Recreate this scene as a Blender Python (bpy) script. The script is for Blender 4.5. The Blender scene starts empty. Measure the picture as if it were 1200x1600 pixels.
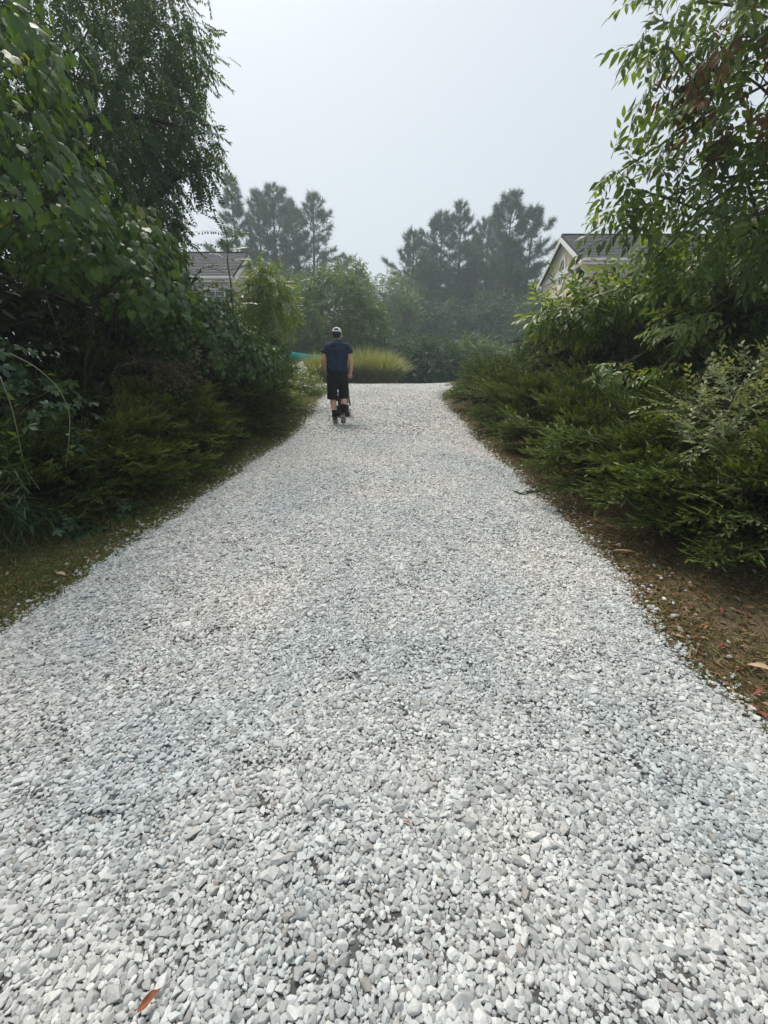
import bpy, bmesh, math, random
import numpy as np
from mathutils import Vector, Matrix, Euler

R = math.radians
rng = np.random.default_rng(7)
random.seed(7)
scene = bpy.context.scene
COL = scene.collection

# ------------------------------------------------------------------ camera
F_PX, EYE = 640.0, 1.6
PITCH = math.atan((800 - 588) / F_PX)
cam_d = bpy.data.cameras.new('camera')
cam_d.sensor_fit = 'VERTICAL'
cam_d.sensor_height = 32.0
cam_d.lens = 32.0 * F_PX / 1600.0
cam_d.clip_start = 0.05
cam_d.clip_end = 3000
cam = bpy.data.objects.new('camera', cam_d)
cam.location = (0, 0, EYE)
cam.rotation_euler = (math.pi / 2 - PITCH, 0, 0)
COL.objects.link(cam)
scene.camera = cam

# ------------------------------------------------------------------ sky, sun, exposure
SUN_EL, SUN_AZ = R(62), R(-28)          # azimuth from +Y towards +X
w = bpy.data.worlds.new('World')
scene.world = w
w.use_nodes = True
nt = w.node_tree
nt.nodes.clear()
sky = nt.nodes.new('ShaderNodeTexSky')
sky.sky_type = 'NISHITA'
sky.sun_disc = False
sky.sun_elevation = SUN_EL
sky.sun_rotation = SUN_AZ
sky.air_density = 1.0
sky.dust_density = 8.0
sky.ozone_density = 1.5
hs = nt.nodes.new('ShaderNodeHueSaturation')
hs.inputs['Saturation'].default_value = 0.30
bg = nt.nodes.new('ShaderNodeBackground')
bg.inputs['Strength'].default_value = 0.068
wo = nt.nodes.new('ShaderNodeOutputWorld')
# smoke-hazed sky: an even pale veil over the clear-sky gradient
veil = nt.nodes.new('ShaderNodeMix')
veil.data_type = 'RGBA'
veil.inputs['Factor'].default_value = 0.72
veil.inputs[7].default_value = (5.75, 6.35, 7.0, 1)
nt.links.new(sky.outputs[0], hs.inputs['Color'])
nt.links.new(hs.outputs[0], veil.inputs[6])
nt.links.new(veil.outputs[2], bg.inputs[0])
nt.links.new(bg.outputs[0], wo.inputs[0])

sun_d = bpy.data.lights.new('sun', 'SUN')
sun_d.energy = 2.5
sun_d.angle = R(22)
sun_d.color = (1.0, 0.94, 0.86)
sun = bpy.data.objects.new('sun', sun_d)
sdir = Vector((math.sin(SUN_AZ) * math.cos(SUN_EL), math.cos(SUN_AZ) * math.cos(SUN_EL), math.sin(SUN_EL)))
sun.rotation_euler = sdir.to_track_quat('Z', 'Y').to_euler()
sun.location = (0, 0, 60)
COL.objects.link(sun)

vs = scene.view_settings
vs.view_transform = 'Standard'
vs.look = 'None'
vs.exposure = 0.97
vs.gamma = 1.0
vs.use_curve_mapping = False
scene.render.film_transparent = False
cy = scene.cycles
cy.max_bounces = 6
cy.diffuse_bounces = 3
cy.glossy_bounces = 2
cy.transmission_bounces = 3
cy.volume_bounces = 0
cy.transparent_max_bounces = 6
cy.caustics_reflective = False
cy.caustics_refractive = False
cy.use_denoising = True

# ------------------------------------------------------------------ layout helpers
def ray(px, py):
    x = (px - 600) / F_PX
    y = (800 - py) / F_PX
    c, s = math.cos(PITCH), math.sin(PITCH)
    return np.array([x, c + y * s, -s + y * c])

def at(px, py, Y):
    """world point that stands Y metres ahead in the direction of a photo pixel"""
    d = ray(px, py)
    return np.array([0, 0, EYE]) + d * (Y / d[1])

def gz(y):
    """height of the drive: a steady climb that flattens at the crest, then falls away gently"""
    y = np.asarray(y, float)
    y0, y1, s, s2 = 11.5, 17.0, 0.09, -0.035
    top = s * y0 + s * (y1 - y0) / 2
    t = np.clip(y - y0, 0, y1 - y0)
    z = np.where(y < y0, s * np.maximum(y, -12), s * y0 + s * (t - t * t / (2 * (y1 - y0))))
    u = np.clip(y - y1, 0, 30)
    return z + np.where(u < 6, s2 * u * u / 12, s2 * (u - 3))

def wob(t, seed, amp=1.0):
    t = np.asarray(t, float)
    r = np.random.default_rng(seed)
    o = np.zeros_like(t)
    for f, a in ((0.9, .45), (2.1, .3), (4.7, .2), (9.3, .12), (21., .08)):
        o = o + a * np.sin(t * f * (1 + .2 * r.random()) + r.random() * 6.28)
    return o * amp

LY = [-4, 0, 1.4, 2.06, 2.45, 2.98, 3.96, 5.13, 6.25, 8.2, 11.2, 13.2, 14.6, 16.2, 18.0]
LX = [-2.4, -2.4, -2.32, -2.26, -2.16, -2.04, -1.95, -1.8, -1.68, -1.53, -1.62, -1.85, -2.4, -4.2, -5.5]
RY = [-4, 0, 1.41, 1.74, 2.09, 2.93, 4.14, 5.88, 7.91, 11.19, 13.2, 14.5, 16.0, 18.0]
RX = [1.8, 1.78, 1.69, 1.63, 1.56, 1.65, 1.69, 1.58, 1.50, 1.50, 1.8, 2.4, 6.0, 10.0]
def edge_l(y): return np.interp(y, LY, LX) + wob(y, 3, .09)
def edge_r(y): return np.interp(y, RY, RX) + wob(y, 5, .09)

# ------------------------------------------------------------------ mesh helpers
def setp(o, label=None, cat=None, group=None, kind=None):
    if label: o['label'] = label
    if cat: o['category'] = cat
    if group: o['group'] = group
    if kind: o['kind'] = kind
    return o

def link(o, parent=None):
    COL.objects.link(o)
    if parent is not None:
        o.parent = parent
    return o

def empty(name, loc, label=None, cat=None, group=None, rz=0.0):
    o = bpy.data.objects.new(name, None)
    o.location = loc
    o.rotation_euler = (0, 0, rz)
    o.empty_display_size = .2
    link(o)
    return setp(o, label, cat, group)

class Soup:
    """collects triangles with a per-vertex tint"""
    def __init__(s):
        s.V, s.F, s.T, s.n = [], [], [], 0
    def add(s, V, F, T=None):
        V = np.asarray(V, np.float32).reshape(-1, 3)
        F = np.asarray(F, np.int64).reshape(-1, 3)
        if T is None: T = np.zeros(len(V), np.float32)
        T = np.broadcast_to(np.asarray(T, np.float32), (len(V),))
        s.V.append(V); s.F.append(F + s.n); s.T.append(T); s.n += len(V)
    def scatter(s, tm, M, P, tint=0.0):
        V, F, T = tm
        M = np.asarray(M, np.float32); P = np.asarray(P, np.float32)
        N = len(P)
        if N == 0: return
        VV = np.einsum('nij,kj->nki', M, V) + P[:, None, :]
        FF = F[None] + (np.arange(N) * len(V))[:, None, None]
        tint = np.broadcast_to(np.asarray(tint, np.float32), (N,))
        TT = T[None] + tint[:, None]
        s.add(VV.reshape(-1, 3), FF.reshape(-1, 3), TT.reshape(-1))
    def mesh(s, name, mat, smooth=False, origin=(0, 0, 0)):
        V = np.concatenate(s.V) - np.asarray(origin, np.float32)
        F = np.concatenate(s.F); T = np.concatenate(s.T)
        me = bpy.data.meshes.new(name)
        me.vertices.add(len(V)); me.vertices.foreach_set('co', V.astype(np.float32).ravel())
        me.loops.add(F.size); me.loops.foreach_set('vertex_index', F.astype(np.int32).ravel())
        me.polygons.add(len(F)); me.polygons.foreach_set('loop_start', (np.arange(len(F)) * 3).astype(np.int32))
        if smooth: me.polygons.foreach_set('use_smooth', np.ones(len(F), bool))
        me.update(calc_edges=True)
        a = me.attributes.new('tint', 'FLOAT', 'POINT')
        a.data.foreach_set('value', T.astype(np.float32))
        me.materials.append(mat)
        return me
    def build(s, name, mat, parent=None, smooth=False):
        org = (0, 0, 0) if parent is None else np.array(parent_world(parent))
        o = bpy.data.objects.new(name, s.mesh(name, mat, smooth, org))
        return link(o, parent)

def parent_world(p):
    v = Vector(p.location)
    while p.parent is not None:
        p = p.parent; v = v + Vector(p.location)
    return v

def unit(v):
    v = np.asarray(v, float)
    return v / (np.linalg.norm(v, axis=-1, keepdims=True) + 1e-9)

def orient(d, n, scale=1.0):
    """matrices whose Y column is d and whose Z column leans to n"""
    d = unit(d); n = np.broadcast_to(np.asarray(n, float), d.shape)
    x = unit(np.cross(d, n)); z = np.cross(x, d)
    M = np.stack([x, d, z], axis=-1)
    sc = np.broadcast_to(np.asarray(scale, float), (len(d),))
    return M * sc[:, None, None]

def rdir(n, up=0.0, r=rng):
    v = unit(r.normal(size=(n, 3)))
    v[:, 2] += up
    return unit(v)

def tube(s, pts, rad, sides=6, tint=0.0, cap=True):
    pts = np.asarray(pts, float); n = len(pts)
    rad = np.broadcast_to(np.asarray(rad, float), (n,))
    tan = unit(np.gradient(pts, axis=0))
    ref = np.array([0, 0, 1.0]) if abs(tan[0][2]) < .9 else np.array([1.0, 0, 0])
    a = unit(np.cross(tan, ref)); b = np.cross(tan, a)
    th = np.linspace(0, 2 * math.pi, sides, endpoint=False)
    ring = pts[:, None, :] + rad[:, None, None] * (np.cos(th)[None, :, None] * a[:, None, :] + np.sin(th)[None, :, None] * b[:, None, :])
    V = ring.reshape(-1, 3)
    F = []
    for i in range(n - 1):
        for j in range(sides):
            k = (j + 1) % sides
            p, q, r_, t = i * sides + j, i * sides + k, (i + 1) * sides + k, (i + 1) * sides + j
            F += [(p, q, r_), (p, r_, t)]
    if cap:
        for base, flip in ((0, True), ((n - 1) * sides, False)):
            for j in range(1, sides - 1):
                F.append((base, base + j + 1, base + j) if flip else (base, base + j, base + j + 1))
    s.add(V, F, tint)

def bend(p0, p1, lift, n=8, jit=0.0, r=rng):
    p0, p1 = np.asarray(p0, float), np.asarray(p1, float)
    t = np.linspace(0, 1, n)[:, None]
    p = p0 + (p1 - p0) * t + np.array([0, 0, 1.0]) * (lift * 4 * t * (1 - t))
    if jit:
        j = r.normal(size=(n, 3)) * jit
        j[0] = 0
        p = p + j * np.minimum(t * 4, 1)
    return p

def poly_obj(name, V, F, mat, parent=None, smooth=False, bevel=0.0, loc=None):
    """V in the parent's own space"""
    me = bpy.data.meshes.new(name)
    me.from_pydata([tuple(map(float, v)) for v in V], [], [tuple(map(int, f)) for f in F])
    me.update()
    if smooth: me.polygons.foreach_set('use_smooth', np.ones(len(me.polygons), bool))
    me.materials.append(mat)
    o = bpy.data.objects.new(name, me)
    link(o, parent)
    if loc is not None: o.location = loc
    if bevel:
        b = o.modifiers.new('bevel', 'BEVEL'); b.width = bevel; b.segments = 2; b.limit_method = 'ANGLE'
    return o

BOXF = [(0, 3, 2, 1), (4, 5, 6, 7), (0, 1, 5, 4), (1, 2, 6, 5), (2, 3, 7, 6), (3, 0, 4, 7)]
def boxv(x0, x1, y0, y1, z0, z1):
    return [(x0, y0, z0), (x1, y0, z0), (x1, y1, z0), (x0, y1, z0), (x0, y0, z1), (x1, y0, z1), (x1, y1, z1), (x0, y1, z1)]
def box(name, b, mat, parent=None, bevel=0.0):
    return poly_obj(name, boxv(*b), BOXF, mat, parent, False, bevel)

# ------------------------------------------------------------------ materials
def new_mat(name):
    m = bpy.data.materials.new(name)
    m.use_nodes = True
    n = m.node_tree
    n.nodes.clear()
    out = n.nodes.new('ShaderNodeOutputMaterial')
    return m, n, out

def N(n, t, **kw):
    x = n.nodes.new(t)
    for k, v in kw.items():
        setattr(x, k, v)
    return x

def mixc(n, fac, a, b, blend='MIX'):
    m = N(n, 'ShaderNodeMix', data_type='RGBA', blend_type=blend)
    for sock, v in ((m.inputs[0], fac), (m.inputs[6], a), (m.inputs[7], b)):
        if hasattr(v, 'is_linked') or hasattr(v, 'links'):
            n.links.new(v, sock)
        elif isinstance(v, (int, float)):
            sock.default_value = v
        else:
            sock.default_value = (*v[:3], 1)
    return m.outputs[2]

def leaf_mat(name, c1, c2, transl=0.3, rough=0.45, spec=0.4, tcol=None, odd=None, odd_at=0.93):
    m, n, out = new_mat(name)
    at_ = N(n, 'ShaderNodeAttribute', attribute_name='tint')
    oi = N(n, 'ShaderNodeObjectInfo')
    s = N(n, 'ShaderNodeMath', operation='MULTIPLY_ADD')
    n.links.new(oi.outputs['Random'], s.inputs[0]); s.inputs[1].default_value = 0.35
    n.links.new(at_.outputs['Fac'], s.inputs[2])
    geo = N(n, 'ShaderNodeNewGeometry')
    noi = N(n, 'ShaderNodeTexNoise'); noi.inputs['Scale'].default_value = 2.3; noi.inputs['Detail'].default_value = 3
    n.links.new(geo.outputs['Position'], noi.inputs['Vector'])
    s2 = N(n, 'ShaderNodeMath', operation='MULTIPLY_ADD', use_clamp=True)
    n.links.new(noi.outputs[0], s2.inputs[0]); s2.inputs[1].default_value = 0.7
    s3 = N(n, 'ShaderNodeMath', operation='SUBTRACT'); n.links.new(s.outputs[0], s3.inputs[0]); s3.inputs[1].default_value = 0.40
    n.links.new(s3.outputs[0], s2.inputs[2])
    col = mixc(n, s2.outputs[0], c1, c2)
    if odd is not None:
        gt = N(n, 'ShaderNodeMath', operation='GREATER_THAN'); n.links.new(at_.outputs['Fac'], gt.inputs[0]); gt.inputs[1].default_value = odd_at
        col = mixc(n, gt.outputs[0], col, odd)
    p = N(n, 'ShaderNodeBsdfPrincipled')
    n.links.new(col, p.inputs['Base Color'])
    p.inputs['Roughness'].default_value = rough
    p.inputs['Specular IOR Level'].default_value = spec
    if transl > 0:
        tr = N(n, 'ShaderNodeBsdfTranslucent')
        tc = mixc(n, 1.0, col, tcol or (1.9, 1.7, .7), 'MULTIPLY')
        n.links.new(tc, tr.inputs['Color'])
        mx = N(n, 'ShaderNodeMixShader'); mx.inputs[0].default_value = transl
        n.links.new(p.outputs[0], mx.inputs[1]); n.links.new(tr.outputs[0], mx.inputs[2])
        n.links.new(mx.outputs[0], out.inputs[0])
    else:
        n.links.new(p.outputs[0], out.inputs[0])
    return m

def plain_mat(name, c1, c2=None, scale=8.0, rough=0.7, spec=0.4, bump=0.0, bscale=40.0, metal=0.0, coord='Object', stretch=None):
    m, n, out = new_mat(name)
    tc = N(n, 'ShaderNodeTexCoord')
    vec = tc.outputs[coord]
    if stretch:
        mp = N(n, 'ShaderNodeMapping'); mp.inputs['Scale'].default_value = stretch
        n.links.new(vec, mp.inputs[0]); vec = mp.outputs[0]
    noi = N(n, 'ShaderNodeTexNoise'); noi.inputs['Scale'].default_value = scale; noi.inputs['Detail'].default_value = 5
    n.links.new(vec, noi.inputs['Vector'])
    cr = N(n, 'ShaderNodeMapRange'); cr.inputs[1].default_value = .3; cr.inputs[2].default_value = .7
    n.links.new(noi.outputs[0], cr.inputs[0])
    col = mixc(n, cr.outputs[0], c1, c2 or c1)
    p = N(n, 'ShaderNodeBsdfPrincipled')
    n.links.new(col, p.inputs['Base Color'])
    p.inputs['Roughness'].default_value = rough
    p.inputs['Specular IOR Level'].default_value = spec
    p.inputs['Metallic'].default_value = metal
    if bump:
        nb = N(n, 'ShaderNodeTexNoise'); nb.inputs['Scale'].default_value = bscale; nb.inputs['Detail'].default_value = 6
        n.links.new(vec, nb.inputs['Vector'])
        b = N(n, 'ShaderNodeBump'); b.inputs['Strength'].default_value = bump; b.inputs['Distance'].default_value = .02
        n.links.new(nb.outputs[0], b.inputs['Height']); n.links.new(b.outputs[0], p.inputs['Normal'])
    n.links.new(p.outputs[0], out.inputs[0])
    return m

M = {}
M['juniper'] = leaf_mat('juniper_green', (0.016, 0.032, 0.01), (0.092, 0.132, 0.026), .2, .6, .25)
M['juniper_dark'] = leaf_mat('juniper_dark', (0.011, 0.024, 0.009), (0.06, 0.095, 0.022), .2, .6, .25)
M['juniper_gold'] = leaf_mat('juniper_gold', (0.02, 0.036, 0.009), (0.12, 0.155, 0.027), .2, .6, .25)
M['grape'] = leaf_mat('grape_leaf', (0.028, 0.068, 0.018), (0.092, 0.168, 0.034),   .35, .42, .35, odd=(.15, .18, .05), odd_at=.97)
M['vine_small'] = leaf_mat('vine_leaf', (0.026, 0.064, 0.018), (0.075, 0.14, 0.032), .3, .40, .5, odd=(.13, .16, .05), odd_at=.97)
M['locust'] = leaf_mat('locust_leaf', (0.026, 0.06, 0.022), (0.07, 0.13, 0.036), .35, .5, .35, odd=(.13, .14, .04), odd_at=.96)
M['cherry'] = leaf_mat('cherry_leaf', (0.048, 0.092, 0.02), (0.13, 0.195, 0.038), .4, .42, .45)
M['cherry_rust'] = leaf_mat('cherry_rust', (.075, .040, .018), (.16, .075, .025), .35, .5, .35)
M['bright'] = leaf_mat('bright_leaf', (0.055, 0.105, 0.022), (0.15, 0.215, 0.045), .4, .42, .45, odd=(.19, .21, .05), odd_at=.97)
M['creeper'] = leaf_mat('creeper_leaf', (0.024, 0.058, 0.024), (0.056, 0.11, 0.04), .25, .42, .45)
M['pale'] = leaf_mat('pale_leaf', (.085, .115, .050), (.24, .27, .13), .3, .45, .4)
M['thicket'] = leaf_mat('thicket_leaf', (0.01, 0.024, 0.009), (0.034, 0.062, 0.018), .25, .5, .35)
M['smoke'] = leaf_mat('purple_leaf', (.022, .020, .017), (.045, .040, .032), .2, .8, .1)
M['pine'] = leaf_mat('pine_needle', (0.02, 0.046, 0.028), (0.052, 0.094, 0.05), .15, .6, .3)
M['far_green'] = leaf_mat('far_leaf', (0.034, 0.07, 0.026), (0.082, 0.132, 0.042), .35, .55, .3)
M['far_dark'] = leaf_mat('far_leaf_dark', (.020, .046, .026), (.050, .090, .042), .3, .6, .2)
M['far_pale'] = leaf_mat('far_leaf_pale', (0.05, 0.09, 0.03), (0.105, 0.16, 0.05), .35, .55, .3)
M['reed'] = leaf_mat('reed_blade', (.085, .118, .045), (.225, .255, .125), .35, .5, .35, odd=(.26, .26, .15), odd_at=.9)
M['grass'] = leaf_mat('grass_blade', (0.045, 0.072, 0.016), (0.115, 0.145, 0.036), .3, .55, .3, odd=(.20, .16, .08), odd_at=.8)
M['straw'] = leaf_mat('straw_blade', (0.095, 0.078, 0.036), (0.22, 0.175, 0.085), .2, .7, .25, odd=(.055, .075, .022), odd_at=.82)
M['litter'] = leaf_mat('leaf_litter', (.075, .040, .020), (.21, .120, .060), .15, .7, .25, odd=(.30, .24, .15), odd_at=.9)
M['red_leaf'] = leaf_mat('red_leaf', (.11, .028, .020), (.21, .065, .045), .2, .6, .3)
M['rust_leaf'] = leaf_mat('rust_leaf', (.14, .040, .020), (.28, .095, .045), .15, .6, .3)
M['tan_leaf'] = leaf_mat('tan_leaf', (.26, .17, .10), (.42, .29, .18), .15, .65, .3)
M['bloom'] = leaf_mat('white_bloom', (.56, .58, .48), (.74, .76, .70), .3, .6, .3, tcol=(1, 1, 1))
M['bark'] = plain_mat('grey_bark', (.060, .050, .040), (.14, .12, .10), 12, .85, .2, .6, 30, stretch=(1, 1, .25))
M['bark_dark'] = plain_mat('dark_bark', (.030, .024, .018), (.065, .052, .040), 12, .85, .2, .6, 30, stretch=(1, 1, .25))
M['twig'] = plain_mat('twig', (.075, .055, .035), (.15, .12, .085), 10, .8, .2)
M['stem_green'] = plain_mat('green_stem', (.12, .14, .07), (.22, .22, .13), 6, .6, .3)

# ------------------------------------------------------------------ leaf templates (x across, y along, z face)
def T_leaf(L, W, st=3, fold=.18, curl=.12, petiole=.0, widest=.4):
    V, F = [], []
    ys = np.linspace(0, 1, st + 2)
    for y in ys:
        wy = math.sin(math.pi * min(1, y ** (math.log(.5) / math.log(widest)))) if 0 < y < 1 else 0
        z = -curl * L * y * y
        V.append((0, petiole + y * L, z))
        if 0 < y < 1:
            V.append((-W / 2 * wy, petiole + y * L, z + fold * W * wy)); V.append((W / 2 * wy, petiole + y * L, z + fold * W * wy))
    # indices: 0 ; (1,2,3) ... ; last
    def c(i): return 0 if i == 0 else 1 + 3 * (i - 1)
    for i in range(st + 1):
        a, b = c(i), c(i + 1)
        if i == 0: F += [(a, b, b + 1), (a, b + 2, b)]
        elif i == st: F += [(a, b, a + 1), (a, a + 2, b)]
        else: F += [(a, b, b + 1), (a, b + 1, a + 1), (a, a + 2, b + 2), (a, b + 2, b)]
    V = np.array(V, np.float32); F = np.array(F)
    if petiole:
        k = len(V); q = petiole * .045
        V = np.concatenate([V, np.array([(-q, 0, 0), (q, 0, 0), (0, petiole * 1.05, 0)], np.float32)]); F = np.concatenate([F, [[k, k + 1, k + 2]]])
    return V, F, np.zeros(len(V), np.float32)

def T_grape(L, seed=0, cup=.15):
    r = np.random.default_rng(seed)
    # heart-shaped, lightly lobed outline with a notch at the stalk
    ang = np.array([-168, -140, -112, -84, -60, -38, -20, -8, 0, 8, 20, 38, 60, 84, 112, 140, 168]) * math.pi / 180
    rad = np.array([.38, .60, .56, .64, .56, .70, .66, .82, .95, .82, .66, .70, .56, .64, .56, .60, .38]) * (1 + .05 * r.normal(size=17))
    V = [(0, 0, 0)]
    for a, q in zip(ang, rad):
        V.append((math.sin(a) * q * L * .62, math.cos(a) * q * L * .62, -cup * L * q * q + .03 * L * math.cos(3 * a + seed) + .02 * L * r.normal()))
    # veins: a mid ring keeps the blade gently cupped
    F = [(0, i + 1, i) for i in range(1, len(V) - 1)]
    return np.array(V, np.float32), np.array(F), np.zeros(len(V), np.float32)

def join(parts):
    V, F, T, k = [], [], [], 0
    for v, f, t in parts:
        V.append(v); F.append(np.asarray(f) + k); T.append(t); k += len(v)
    return np.concatenate(V).astype(np.float32), np.concatenate(F), np.concatenate(T).astype(np.float32)

def xf(tm, Mx, P, dt=0.0):
    V, F, T = tm
    return (V @ np.asarray(Mx).T + np.asarray(P)).astype(np.float32), F, T + dt

def T_stick(L, w_):
    V = np.array([(-w_, 0, 0), (w_, 0, 0), (0, L, 0), (0, 0, w_ * 1.6)], np.float32)
    return V, np.array([(0, 1, 2), (1, 3, 2), (3, 0, 2)]), np.full(4, -.1, np.float32)

def T_pinnate(n, L, ll, lw, droop=.25, seed=0, st=1):
    r = np.random.default_rng(seed)
    parts = [xf(T_stick(L, .003), np.eye(3), (0, 0, 0))]
    lf = T_rhomb(ll, lw, .1, .15) if st == 0 else T_leaf(ll, lw, st, .12, .15)
    for i in range(n):
        y = L * (.18 + .8 * i / (n - 1)); z = -droop * L * (y / L) ** 2
        for sgn in (-1, 1):
            a = R(62 + r.normal() * 9)
            d = np.array([[sgn * math.sin(a), math.cos(a), -.25 - .15 * r.random()]])
            parts.append(xf(lf, orient(d, [r.normal() * .15, 0, 1])[0] * (.8 + .3 * r.random()), (0, y, z), r.normal() * .08))
    parts.append(xf(lf, np.eye(3), (0, L, -droop * L)))
    return join(parts)

def T_twig(n, L, lf, spread=55, droop=.35, seed=0, flat=False):
    """alternate leaves along a drooping twig"""
    r = np.random.default_rng(seed)
    parts = [xf(T_stick(L, .0035), np.eye(3), (0, 0, 0))]
    for i in range(n):
        y = L * (.12 + .88 * i / (n - 1)); z = -droop * L * (y / L) ** 2 * .6
        sgn = 1 if i % 2 else -1
        a = R(spread * (1 - .6 * i / n) + r.normal() * 10)
        d = np.array([[sgn * math.sin(a), math.cos(a), -droop - .3 * r.random() + (.25 if flat else 0)]])
        parts.append(xf(lf, orient(d, [r.normal() * .3, r.normal() * .2, 1])[0] * (.75 + .45 * r.random()), (0, y, z), r.normal() * .12))
    return join(parts)

def T_palmate(ll, lw, seed=0):
    r = np.random.default_rng(seed)
    lf = T_leaf(ll, lw, 2, .1, .18, widest=.58)
    parts = []
    for a, s_ in zip((-128, -66, 0, 66, 128), (.72, .92, 1, .92, .72)):
        a = R(a + r.normal() * 5)
        d = np.array([[math.sin(a), math.cos(a), -.12 + r.normal() * .06]])
        parts.append(xf(lf, orient(d, [0, 0, 1])[0] * s_, (0, 0, 0), r.normal() * .05))
    return join(parts)

def T_plume(L, nside, seed, fine=4, width=.55, droop=.12):
    """feathery juniper spray: a flat fan of side shoots set with pointed scale shoots; pale new tips"""
    r = np.random.default_rng(seed)
    V, F, T = [], [], []
    def spike(p, d, l, wd, t0, t1):
        d = d / (np.linalg.norm(d) + 1e-9)
        q = np.cross(d, np.array([0, 0, 1.0]) + r.normal(size=3) * .8); q /= np.linalg.norm(q) + 1e-9
        k = len(V)
        V.extend([p - q * wd * .5, p + q * wd * .5, p + d * l * .45 + q * wd, p + d * l]); T.extend([t0, t0, (t0 + t1) / 2, t1]); F.extend([(k, k + 1, k + 2), (k, k + 2, k + 3)])
    for i in range(nside):
        u = (i + .5) / nside
        y = L * u; p = np.array([0, y, -droop * L * u * u])
        sgn = 1 if i % 2 else -1
        az = R(50 - 26 * u + r.normal() * 10)
        d = np.array([sgn * math.sin(az), math.cos(az), .16 * r.normal() + .06])
        l = L * width * (1 - .66 * u) * (.6 + .6 * r.random())
        spike(p, d, l, .0070, -.15, .15)
        for j in range(fine):
            v = (j + 1) / (fine + .2)
            pp = p + d * l * v
            dd = d + r.normal(size=3) * np.array([.5, .5, .35]) + np.array([0, .3, .1])
            spike(pp, dd, L * .19 * (.6 + .7 * r.random()), .0095, -.05 + .15 * v, .12 + .50 * v * (.4 + .6 * u) + .1 * r.random())
    for j in range(3):
        spike(np.array([0, L * (.8 + .06 * j), -droop * L]), np.array([r.normal() * .25, 1, r.normal() * .2]), L * .2, .006, .1, .55)
    return np.array(V, np.float32), np.array(F), np.array(T, np.float32)

def T_rhomb(L, W, fold=.0, curl=.1):
    V = np.array([(0, 0, 0), (W / 2, L * .42, fold * W), (0, L, -curl * L), (-W / 2, L * .42, fold * W)], np.float32)
    return V, np.array([(0, 1, 2), (0, 2, 3)]), np.zeros(4, np.float32)

def T_needles(L, n, seed, wd=.03):
    r = np.random.default_rng(seed)
    V, F, T = [], [], []
    for i in range(n):
        d = np.array([r.normal() * .55, .35 + r.random(), .25 + r.normal() * .45]); d /= np.linalg.norm(d)
        p = np.array([r.normal() * .03, r.random() * L * .6, r.normal() * .03])
        q = np.cross(d, r.normal(size=3)); q /= np.linalg.norm(q)
        k = len(V); V += [p - q * wd, p + q * wd, p + d * L * (.6 + .5 * r.random())]
        T += [-.05, -.05, .2]; F.append((k, k + 1, k + 2))
    return np.array(V, np.float32), np.array(F), np.array(T, np.float32)

PLUMES = [T_plume(.30, 9, 10 + i, 3) for i in range(5)]

# ------------------------------------------------------------------ the ground
def build_ground():
    xs = np.concatenate([[-320, -160, -80, -40, -24, -16, -11], np.arange(-8, 8.01, .25), [11, 16, 24, 40, 80, 160, 320]])
    ys = np.concatenate([[-320, -160, -60, -20, -8], np.arange(-4, 20.01, .25), [22, 25, 29, 34, 40, 48, 60, 90, 160, 320]])
    X, Y = np.meshgrid(xs, ys)
    Z = gz(Y) + .012 * np.sin(X * 5 + Y * 3) * np.cos(Y * 4 - X * 2)
    side = np.maximum(0, np.maximum(-2.4 - X, X - 2.2))
    Z = Z + np.minimum(.22, .10 * side)
    V = np.stack([X, Y, Z], -1).reshape(-1, 3)
    nx = len(xs); F = []
    for j in range(len(ys) - 1):
        for i in range(nx - 1):
            a = j * nx + i
            F.append((a, a + 1, a + nx + 1, a + nx))
    m, n, out = new_mat('soil_and_turf')
    geo = N(n, 'ShaderNodeNewGeometry')
    n1 = N(n, 'ShaderNodeTexNoise'); n1.inputs['Scale'].default_value = 1.1; n1.inputs['Detail'].default_value = 6
    n2 = N(n, 'ShaderNodeTexNoise'); n2.inputs['Scale'].default_value = 55; n2.inputs['Detail'].default_value = 5
    for q in (n1, n2): n.links.new(geo.outputs['Position'], q.inputs['Vector'])
    soil = mixc(n, n2.outputs[0], (.042, .032, .019), (.135, .102, .060))
    turf = mixc(n, n2.outputs[0], (.028, .036, .012), (.085, .088, .030))
    sep = N(n, 'ShaderNodeSeparateXYZ'); n.links.new(geo.outputs['Position'], sep.inputs[0])
    lf = N(n, 'ShaderNodeMapRange'); lf.inputs[1].default_value = .6; lf.inputs[2].default_value = -.6
    n.links.new(sep.outputs[0], lf.inputs[0])
    fc = N(n, 'ShaderNodeMath', operation='MULTIPLY'); n.links.new(lf.outputs[0], fc.inputs[0])
    mr = N(n, 'ShaderNodeMapRange'); mr.inputs[1].default_value = .35; mr.inputs[2].default_value = .6; n.links.new(n1.outputs[0], mr.inputs[0])
    n.links.new(mr.outputs[0], fc.inputs[1])
    col = mixc(n, fc.outputs[0], soil, turf)
    p = N(n, 'ShaderNodeBsdfPrincipled'); n.links.new(col, p.inputs['Base Color']); p.inputs['Roughness'].default_value = .95; p.inputs['Specular IOR Level'].default_value = .15
    b = N(n, 'ShaderNodeBump'); b.inputs['Strength'].default_value = .8; b.inputs['Distance'].default_value = .03
    n.links.new(n2.outputs[0], b.inputs['Height']); n.links.new(b.outputs[0], p.inputs['Normal'])
    n.links.new(p.outputs[0], out.inputs[0])
    g = poly_obj('ground', V, F, m, None, True)
    setp(g, 'soil and thin turf sloping up on both sides of the drive', kind='structure')

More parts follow.
